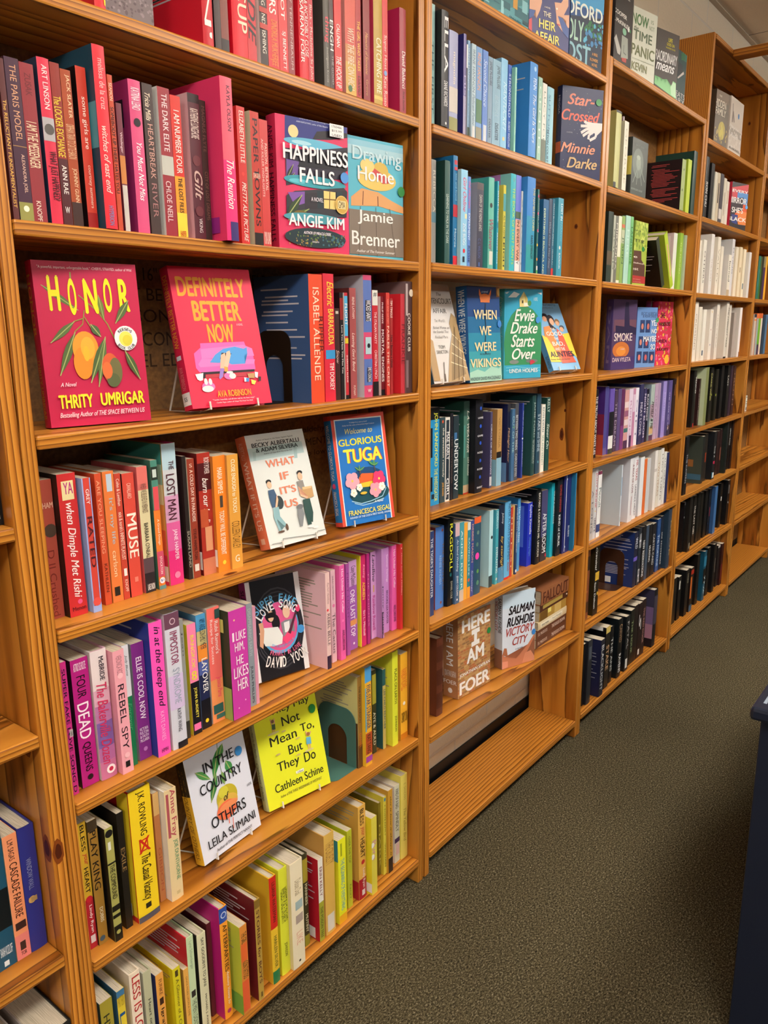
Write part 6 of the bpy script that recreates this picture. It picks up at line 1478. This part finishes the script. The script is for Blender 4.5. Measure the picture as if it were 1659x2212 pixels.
N 3c80b8 26 .083 .430 .627 1.035 .769
N 58b0d0 14 .063 .417 .526 1.035 .769
T e8f0e8 -.744 .370 .964 .511 b|SANDFORD
T a8d0c0 -.588 .550 .404 .751 b|DEADLY
T 88b8c8 -.334 .774 .638 .958 b|LOST
T d8a060 .688 .815 .862 .845 b|A VIRGIL
T d8a060 .628 .872 .876 .903 b|FLOWERS
T d8a060 .686 .921 .866 .951 b|NOVEL
#hands C0 1.9471 0.0120 2.0855 0.0120 2.2278 0.256 0.00|.026 h 28282c -
D charcoal hardcover with white condensed capitals over two clasping patterned hands
B 2c2c30
T e8e8e4 -.512 .440 .654 .486 b|TOM COOPER
T e8e8e4 -.596 .528 .838 .572 b|RACHEL McKINLEY
T e8e8e4 .462 .240 .784 .265 b|ME
E 7cb498 .552 .622 .108 .037 0
P 98a098 .420 .673 .759 .671 .821 .885 .416 .920 .408 .784
P b4b4b0 .002 .763 .100 .707 .394 .840 .353 .900 .208 .897
P a84040 .444 .916 .733 .890 .718 .942 .483 .950
S 606864 .023 .549 .765 .543 .848 .693 .856
E e8e8e4 .774 .570 .058 .026 0
O 2c8050 .857 .577 .041 .018 0
#panic C0 2.1617 0.0415 2.3044 0.0150 2.2278 0.216 0.00|.024 h c8ccbc -
D off white cover with dark green brush painted capitals, stood against the wall
B d0d4c6
T 4c7448 -.050 .083 .640 .235 B|NOW
T 80947c .740 .092 .848 .145 |IS
T 80947c .670 .177 .890 .237 |NOT
T 4c5c4c .042 .250 .228 .310 i|the
T 5c6c58 .036 .303 .818 .434 b|TIME
T 6c7454 -.022 .498 .944 .650 b|PANIC
T 98a08c .020 .692 .936 .708 |THE NEW YORK TIMES BESTSELLING AUTHOR
T 7c805c .026 .743 .660 .852 b|KEVIN
#means C0 2.3828 0.0425 2.5199 0.0120 2.2278 0.211 0.00|.02 p 3c3838 -
D dark grey paperback, white handwriting over pale green treetops
B 484444
P 88c890 -.000 .818 .003 .711 .150 .785 .182 .713 .303 .760 .365 .729 .488 .776 .544 .709 .652 .789 .768 .791 .822 .707 .965 .722 1.000 .968 .003 .832
P b8e0bc .726 .811 .825 .723 .957 .739 1.000 .952 .771 .923
T d8cc3c .510 .091 .692 .150 b|LIFE
T d8cc3c .444 .164 .786 .210 b|GOES ON
T d8cc3c .408 .230 .834 .255 |WHATEVER YOU DO
T e8e8e8 -.294 .316 .946 .474 b|EXTRAORDINARY
T f0f0f0 .020 .499 .850 .610 bi|means
#atsary C0 2.5875 0.0450 2.7099 0.0450 2.2278 0.200 0.00|.02 p 20484c -
D dark teal paperback, narrow strip of cover with grey letters by tall side panel
B 1c4448
P 2c7064 .544 -.000 1.000 -.000 .972 .120 .641 .125
P 207048 .463 .025 .828 -.000 .824 .108 .508 .144
P c8c4c0 .257 .466 .756 .304 .817 .339 .309 .484
P 28343c .157 .195 .627 .212 .670 .325 .251 .450
T c8c8c8 -.282 .684 1.014 .773 |TREATS
T c0c0c0 -.248 .784 1.004 .866 |MARY
#smoke C3 2.2449 0.0890 2.3974 0.0600 1.2861 0.251 0.00|.028 h 4c4484 - DAN~706898~.1~.9~.3~.7
D violet hardcover with dim tower skyline, orange glow and pale serif capitals
B 503c60
R 6c4858 .057 .284 1.000 .452
P 2c2444 .118 .366 .489 .383 .472 .135 .504 .036 .628 .035 .712 .366 .999 .401 1.000 .503 .134 .464
E c07038 .397 .716 .353 .118 0
E d88c3c .400 .733 .201 .067 0
R 443468 -.000 .810 1.000 1.000
T e8d8d0 .081 .476 .848 .588 |SMOKE
T d0b8c0 .372 .684 .541 .716 i|a novel
T e4d0d0 .056 .825 .829 .886 |DAN VYLETA
#yesno C3 2.4661 0.0835 2.6031 0.0550 1.2861 0.227 0.00|.026 h 5870b8 - YES NO MAYBE~d0dcf0~.2~.8~.2~.8
D periwinkle blue hardcover with small framed couples and white capitals
B 6890c8
T 34446c .189 .076 1.061 .131 |BECKY ALBERTALLI
T 34446c .271 .124 .950 .170 |& AISHA SAEED
R 30406c .163 .210 .387 .418
R 30406c .435 .210 .669 .419
R 30406c .126 .480 .330 .677
R 30406c .387 .482 .642 .681
R 30406c .069 .732 .317 .923
R 30406c .388 .737 .648 .929
R 30406c .684 .741 .962 .935
E c88070 .269 .316 .058 .050 0
E b86860 .555 .317 .059 .051 0
E c88070 .225 .578 .058 .051 0
E c05858 .519 .591 .059 .051 0
E d07868 .190 .832 .058 .051 0
E c06060 .513 .837 .059 .052 0
E d88878 .823 .843 .060 .052 0
T f0f0f0 .688 .210 1.028 .307 b|YES
T f0f0f0 .731 .357 1.015 .435 b|NO
T f0f0f0 .345 .476 .991 .570 b|MAYBE
T f0f0f0 .725 .615 .970 .708 b|SO
O 3c9060 .985 .209 .078 .043 0
#flower C3 2.6883 0.0825 2.8158 0.0660 1.2861 0.253 0.00|.026 h c82c5c - HEIDI~301820~.3~.7~.2~.8
D hardcover smothered in tiny red, pink and yellow blossoms, right end of shelf
B cc3454
N e85c90 60 .114 -.273 .013 1.211 1.006
N e8b840 46 .091 -.273 .013 1.211 1.006
N d83038 46 .099 -.273 .013 1.211 1.006
N f0d8d0 34 .061 -.184 .334 1.211 1.006
N 6c8c40 30 .068 -.273 .013 1.211 1.006
E e8c040 .772 .913 .147 .076 0
T 301420 .180 .171 .471 .252 b|SHE
T 301420 .099 .316 .851 .380 b|VANISHERS
T 301420 .019 .593 .676 .644 b|HEIDI
T 301420 .034 .726 .837 .782 b|JULAVITS
#tallpurple C3 2.6917 0.1150 2.7951 0.1150 1.2861 0.255 0.00|.02 h 8c3c78 -
D tall cover with green and plum top, behind two face out covers
B 70346c
P 58803c .263 .011 .985 -.000 1.000 .115 .435 .100
R e8e0e8 -.000 -.000 .296 .083
#accomp C2 2.3043 0.0500 2.4321 0.0500 1.5820 0.225 0.00|.022 p 88a040 -
D green leafy paperback whose lower half is brown and red with cream lettering
B a4b848
N 7c9838 40 .136 -.225 .014 .975 .418
N c8d468 26 .102 -.225 .014 .975 .418
P 58382c -.000 .452 .567 .443 .608 .577 .911 .658 .953 .943 .000 .946
R a83030 -.000 .830 .991 .944
O 2c8840 .694 .411 .100 .039 0
T 34401c -.693 .142 .429 .155 |ANN
T 34401c -.648 .276 .744 .319 |BEATTIE
T ece0d0 -.748 .521 .275 .562 |The
T ece0d0 -1.056 .624 .782 .654 |accomplished
T ece0d0 -.527 .712 .404 .761 |guest
T d8a090 .028 .878 .610 .894 |STORIES
T d8a090 .040 .918 .649 .934 |A COLLECTION
#ghost C1 2.2388 0.0500 2.3836 0.0500 1.8693 0.200 0.00|.022 h 38403c - =d8d060~.3~.6
D murky green grey cover with pale ghostly radiating figure, among upright spines
B 444c48
E 6c7870 .403 .389 .347 .241 0
E 8c988c .433 .385 .150 .111 0
E a0aca0 .411 .293 .120 .037 0
S 909c94 .022 .426 .424 .117 .720
S 909c94 .022 .441 .422 .347 .736
S 909c94 .022 .471 .419 .691 .723
S 909c94 .023 .497 .397 .870 .648
T 90a098 .031 .803 .765 .833 |LEOPOLDO GOUT
T 7c8880 .200 .096 .738 .120 |GHOST RADIO
#hidden D0 3.0688 0.0340 3.2076 0.0200 2.1709 0.219 0.00|.022 p 504438 -
D olive brown paperback with cream serif capitals above golden grasses
B 584c3c
R 6c5848 -.000 .013 .922 .182
E b0a040 .549 .678 .264 .161 0
L c8b848 .430 .855 .581 .509 .157
L c8b848 .693 .830 .525 .556 .124
N a89458 26 .085 -.050 .616 .989 .886
T e0d8c4 .192 .079 .395 .110 |THE
T e8e0d0 -.070 .164 .750 .294 |HIDDEN
T e8e0d0 .001 .307 .764 .427 |FAMILY
#paris D0 3.2126 0.0150 3.4105 0.0150 2.1709 0.220 0.00|.02 p c8beb4 -
D pale sepia paperback showing grey iron lattice tower and faded white writing
B d0c6bc
S 807470 .040 .244 .438 .155 .118
S 807470 .050 .169 .450 .189 .255
S 807470 .050 .347 .427 .208 .251
R a8a098 -.000 .547 .958 .670
N e0d8d0 30 .078 -.125 .498 .986 .893
T e8e4e0 -.066 .496 .736 .546 i|Paris
T f0ece8 .130 .625 .718 .706 i|Rules
T 787068 .089 .878 .936 .919 |A NOVEL
E 4488c8 .642 .274 .052 .051 0
R 989088 .023 .919 .995 .917
#mirror D1 3.4440 0.0455 3.5902 0.0120 1.8753 0.209 0.00|.022 h c83048 a02440
D bold paperback with white hand lettered capitals over red, blue and black face shapes
B 2c2428
P c84048 -.000 .121 1.000 -.000 .962 .295 .046 .402
P 5088c8 .350 .189 1.000 .193 1.000 .440 .339 .432
P d85830 .553 .419 1.000 .440 .991 .689 .199 .733
P 34242c -.000 .357 .738 .285 .734 .555 .076 .667
P e08040 .376 .576 1.000 .587 1.000 .862 .521 .863
P 303c80 .076 .667 .471 .669 .449 .867 .117 .835
T f0ece8 -.421 .147 .982 .207 b|IN EVERY
T f0ece8 -.158 .307 .950 .431 b|MIRROR
T f0ece8 .066 .510 .759 .628 b|SHE'S
T f0ece8 -.139 .715 .998 .801 b|BLACK
O 58a0e0 .951 .480 .081 .039 0"""
ROWTXT = {'A': 'nearest', 'B': 'second', 'C': 'third', 'D': 'fourth'}
EASEL = {'definitely': .13, 'whatif': .13, 'tuga': .13, 'country': .11, 'notmean': .12, 'betten': .13, 'aunties': .12, 'superfake': 0}
def easel(nm, a, yaw, tilt, H, W, th, zs, label):
    # local frame: X along the cover, Y into the shelf, origin under the cover's lower left front corner
    t = thing('book_easel', label, 'easel', (a[0], a[1], zs), (0, 0, yaw), 'white wire book easels')
    s, c = sin(tilt), cos(tilt); zf = a[2]-zs
    r = .0019
    mb = MB()
    def on(y_, u): return (y_*c + u*s, zf - y_*s + u*c)      # y_ behind the front face, u up the cover
    depth = min(.165-a[1]+.0, .115)
    for f in (.2, .8):
        x = W*f
        tip = on(-.004, .010); lo = on(-.004, -.0025); bk = on(th+.0025, -.0025); tp = on(th+.0025, H*.62)
        mb.tube([(x, tip[0], tip[1]), (x, lo[0], max(lo[1], r)), (x, bk[0], max(bk[1], r)), (x, tp[0], tp[1])], r, WIRE)
        xo = x+(-.022 if f < .5 else .022)
        ft = (max(bk[0]+.03, min(depth, tp[0]+.035)), r)
        mb.tube([(x, tp[0], tp[1]), (xo, ft[0], ft[1]), (x, bk[0]+.004, max(bk[1], r))], r, WIRE)
    tp = on(th+.0025, H*.62); mb.tube([(W*.2, tp[0], tp[1]), (W*.8, tp[0], tp[1])], r, WIRE)
    lo = on(th+.0025, .004); mb.tube([(W*.2, lo[0], max(lo[1], r)), (W*.8, lo[0], max(lo[1], r))], r, WIRE)
    mb.build('wire_frame', t)
EL = {'definitely': 'white wire easel under the red book with orange title', 'whatif': 'white wire easel under the pale book with an orange spine', 'tuga': 'white wire easel under the blue book with a red border',
      'country': 'white wire easel under the pale grey book with dripping fruit', 'notmean': 'white wire easel under the lime yellow handwritten cover', 'betten': 'white wire easel under the cream book showing an old street', 'aunties': 'white wire easel under the far leaning sky blue paperback'}
for blk in ART.strip().split('#')[1:]:
    L_ = blk.strip('\n').split('\n'); head, bk = L_[0].split('|', 1)
    nm, k, *nv = head.split(); ax, ay, bx, by, az, H, tl = [float(v) for v in nv]
    th, kd, cov, lc, *tk = bk.split(' ', 4); th = float(th)
    tk = tk[0].split(';') if tk else []
    W = hypot(bx-ax, by-ay); yaw = atan2(by-ay, bx-ax); tilt = radians(tl)
    zs = zof(k)
    z = max(az, zs+th*sin(max(tilt, 0))+.0004)
    if tilt < 0: tilt = 0
    lab = next(l[2:] for l in L_[1:] if l[0] == 'D')
    M = Matrix.Rotation(yaw-pi/2, 4, 'Z') @ Matrix.Rotation(-tilt, 4, 'Y')
    loc = Vector((ax, ay, z)) - M @ Vector((th, 0, 0))
    t = thing('book', lab, 'book', loc, M.to_euler(), 'books shown cover out on the '+rowname(k))
    book_meshes(t, kd, th, H, W, cov, cov if lc == '-' else lc, tk, [l for l in L_[1:] if l[0] != 'D'])
    if nm in EL: easel(nm, (ax, ay, z), yaw, tilt, H, W, th, zs+.0002, EL[nm])

# ------------------------------------------------------------------ leaning books on the green shelf of the third bookcase
def leaner(x_r, y, z, w, h, d, deg, kd, cov, L, tk, label):
    t = thing('book', label, 'book', (0, 0, 0), (0, -radians(deg), 0), 'leaning books on the third shelf')
    c_, s_ = cos(radians(deg)), sin(radians(deg))
    # rotate about the lower right corner, which stays on the shelf
    t.location = (x_r-w*c_, y, z+.0004-0*s_)
    t.location.z = z+.0004
    book_meshes(t, kd, w, h, d, cov, L, tk)
leaner(2.556, .02, SHELF['C'][2], .03, .19, .14, 29, 'p', '2c3420', '101010', ['<g'], 'black backed paperback leaning left, beside leafy green cover')
leaner(2.63, .012, SHELF['C'][2], .034, .215, .15, 29, 'h', 'a8c030', 'b4c838', ['=d8a890~.2~.8~.3~.6'], 'lime book leaning left against black paperback, pale page tops showing')

# ------------------------------------------------------------------ flat stack at the end of the blue bookcase
def flat(x0, x1, y, z0, z1, kd, cov, tk, d, label):
    t = thing('book', label, 'book', (x1, y, z0+.0003), (0, -pi/2, 0), 'flat stacked books beside the desert cover')
    book_meshes(t, kd, z1-z0-.0004, x1-x0, d, cov, cov, tk)
z6 = SHELF['B'][6]
flat(1.653, 1.879, .052, z6, z6+.031, 'p', '5c3828', ['S.K. MADDOCK~d0b8a8~.06~.36~.3~.65', 'THE ROGUE CROWN~e0c8b8~.5~.94~.3~.7'], .13, 'chocolate brown paperback at the very bottom of the flat stack')
flat(1.653, 1.879, .052, z6+.031, z6+.062, 'p', '5c3828', ['S.K. MADDOCK~d0b8a8~.06~.36~.3~.65', 'THE ROGUE CROWN~e0c8b8~.5~.94~.3~.7'], .13, 'chocolate brown paperback second from the bottom of the flat stack')
flat(1.659, 1.873, .05, z6+.062, z6+.09, 'h', 'd0c09c', ['=e4dcc4~.08~.84~.25~.75', 'Robin Hobbes~6c6450~.12~.36~.35~.65', 'Fool Passage~8c8468~.48~.8~.35~.65~t'], .14, 'cream spined book in the middle of the flat stack')
flat(1.668, 1.868, .05, z6+.09, z6+.121, 'p', 'a8843c', ['=6c4c20~.02~.3', '=c8a860~.55~.8', '=e0d070~.3~.42~.5~1'], .13, 'gold and brown book above the cream one in the flat stack')
flat(1.67, 1.879, .05, z6+.121, z6+.147, 'p', '4c2a20', ['=a89048~.1~.8~.3~1', '=d8d0c0~.93~.97~.4~.6'], .13, 'dark brown book just below the top of the flat stack')
flat(1.666, 1.87, .045, z6+.147, z6+.198, 'h', '8c5838', ['FALLOUT~4c2018~.06~.97~.12~.88'], .15, 'thick reddish brown book topmost of the flat stack')
t = thing('book', 'dark brown book standing far left behind the brick patterned cover', 'book', (1.07, .05, z6+.0003)); book_meshes(t, 'h', .03, .225, .13, '5c3020', '6c3c28', ['=4a2418~.1~.3', '=4a2418~.4~.6', '=4a2418~.7~.9'])
t = thing('booklet', 'tiny white booklet standing on a far shelf at the right edge', 'booklet', (3.93, .02, 1.0003)); book_meshes(t, 'p', .03, .082, .06, 'e0dcd0', 'd0ccc4', ['=40342c~.05~.15~.3~.8', '=40342c~.75~.95~.3~.8', '=8c8478~.35~.4~.1~.9', '=8c8478~.5~.55~.1~.9'])

# ------------------------------------------------------------------ bookends
def bookend(x, y0, y1, z, hgt, rot, m, label, dirn):
    # upright plate across the shelf (facing -X), arch cut out of it, and a thin foot
    t = thing('bookend', label, 'bookend', (x, y0, z), (0, 0, rot), 'metal bookends')
    b = MB(); W = y1-y0; n = 10; th = .0016; rw = W*.24; rc = W*.28
    def arch(x0, x1, top, rad):
        P = [(x0, 0)]
        for i in range(n+1):
            a = pi-(pi/2)*i/n; P.append((x0+rad+rad*cos(a), top-rad+rad*sin(a)))
        for i in range(n+1):
            a = pi/2-(pi/2)*i/n; P.append((x1-rad+rad*cos(a), top-rad+rad*sin(a)))
        P.append((x1, 0)); return P
    o = arch(0, W, hgt, rc); q = arch(rw, W-rw, hgt*.66, (W-2*rw)/2-.0005)
    for i in range(len(o)-1):
        for xx, s in ((0, 1), (th, -1)):
            P = [(xx, o[i][0], o[i][1]), (xx, o[i+1][0], o[i+1][1]), (xx, q[i+1][0], q[i+1][1]), (xx, q[i][0], q[i][1])]; b.face(P[::s], m)
        b.face([(0, o[i][0], o[i][1]), (th, o[i][0], o[i][1]), (th, o[i+1][0], o[i+1][1]), (0, o[i+1][0], o[i+1][1])], m)
        b.face([(0, q[i+1][0], q[i+1][1]), (th, q[i+1][0], q[i+1][1]), (th, q[i][0], q[i][1]), (0, q[i][0], q[i][1])], m)
    b.build('upright_plate', t)
    b = MB(); L = .085*dirn
    P = [(0, W), (0, 0)]+[(L*.7+L*.3*sin(a_), W*.3-W*.3*cos(a_)) for a_ in [pi/2*i/6 for i in range(7)]]+[(L*.7+L*.3*cos(a_), W*.7+W*.3*sin(a_)) for a_ in [pi/2*i/6 for i in range(7)]]
    b.face([(p[0], p[1], .0012) for p in P], m); b.face([(p[0], p[1], 0.0002) for p in P[::-1]], m)
    for i in range(len(P)):
        p, q_ = P[i], P[(i+1) % len(P)]; b.face([(p[0], p[1], .0002), (q_[0], q_[1], .0002), (q_[0], q_[1], .0012), (p[0], p[1], .0012)], m)
    b.build('foot', t)
bookend(.5785, .071, .165, SHELF['A'][3]+.0003, .141, 0, paint('1c120c', .4), 'dark brown metal bookend against the blue backed book', -1)
bookend(.7135, .036, .152, SHELF['A'][6]+.0003, .146, 0, paint('4c746a', .35), 'green metal bookend against a pale yellow book back', -1)
bookend(2.438, .066, .168, SHELF['C'][6]+.0003, .15, 0, paint('3c2418', .4), 'brown metal bookend before a blue book back on the third bookcase', -1)

# ------------------------------------------------------------------ dark table at the right edge
t = thing('table', 'dark navy painted table corner at the right edge of the photo', 'table', (.902, -.761, 0))
NAVY = paint('1a2030', .3, 'worn_navy_paint')
b = MB(); b.box(0, 1.5, -.85, 0, .724, .75, NAVY, .007)
sc_ = paint('8c98a8', .35)
b.build('table_top', t)
b = MB(); b.box(.05, 1.45, -.8, -.042, .7495, .7515, paint('4a3c34', .5, 'brown_table_inlay')); b.build('inlay', t)
b = MB(); b.box(.017, .04, -.83, -.017, .002, .7235, NAVY, .002); b.build('side_panel', t)
b = MB(); b.box(1.46, 1.483, -.83, -.017, .002, .7235, NAVY, .002); b.build('side_panel', t)
b = MB(); b.box(.0405, 1.4595, -.04, -.019, .1, .7235, NAVY, .002); b.build('back_panel', t)
b = MB(); b.box(.03, 1.45, -.022, -.016, .7503, .7507, sc_); b.build('scuff_mark', t)
b = MB(); m = paint('b09a68', .8); b.face([(.012*a*(1+.2*c), .006*c, .0015+.001*a*a) for a, c in disc(9)], m); o = b.build('leaf_scrap'); o.location = (.6, -.34, .001); o.rotation_euler = (0, 0, .5); tag(o, 'small tan leaf scrap lying on the dark carpet', 'scrap')
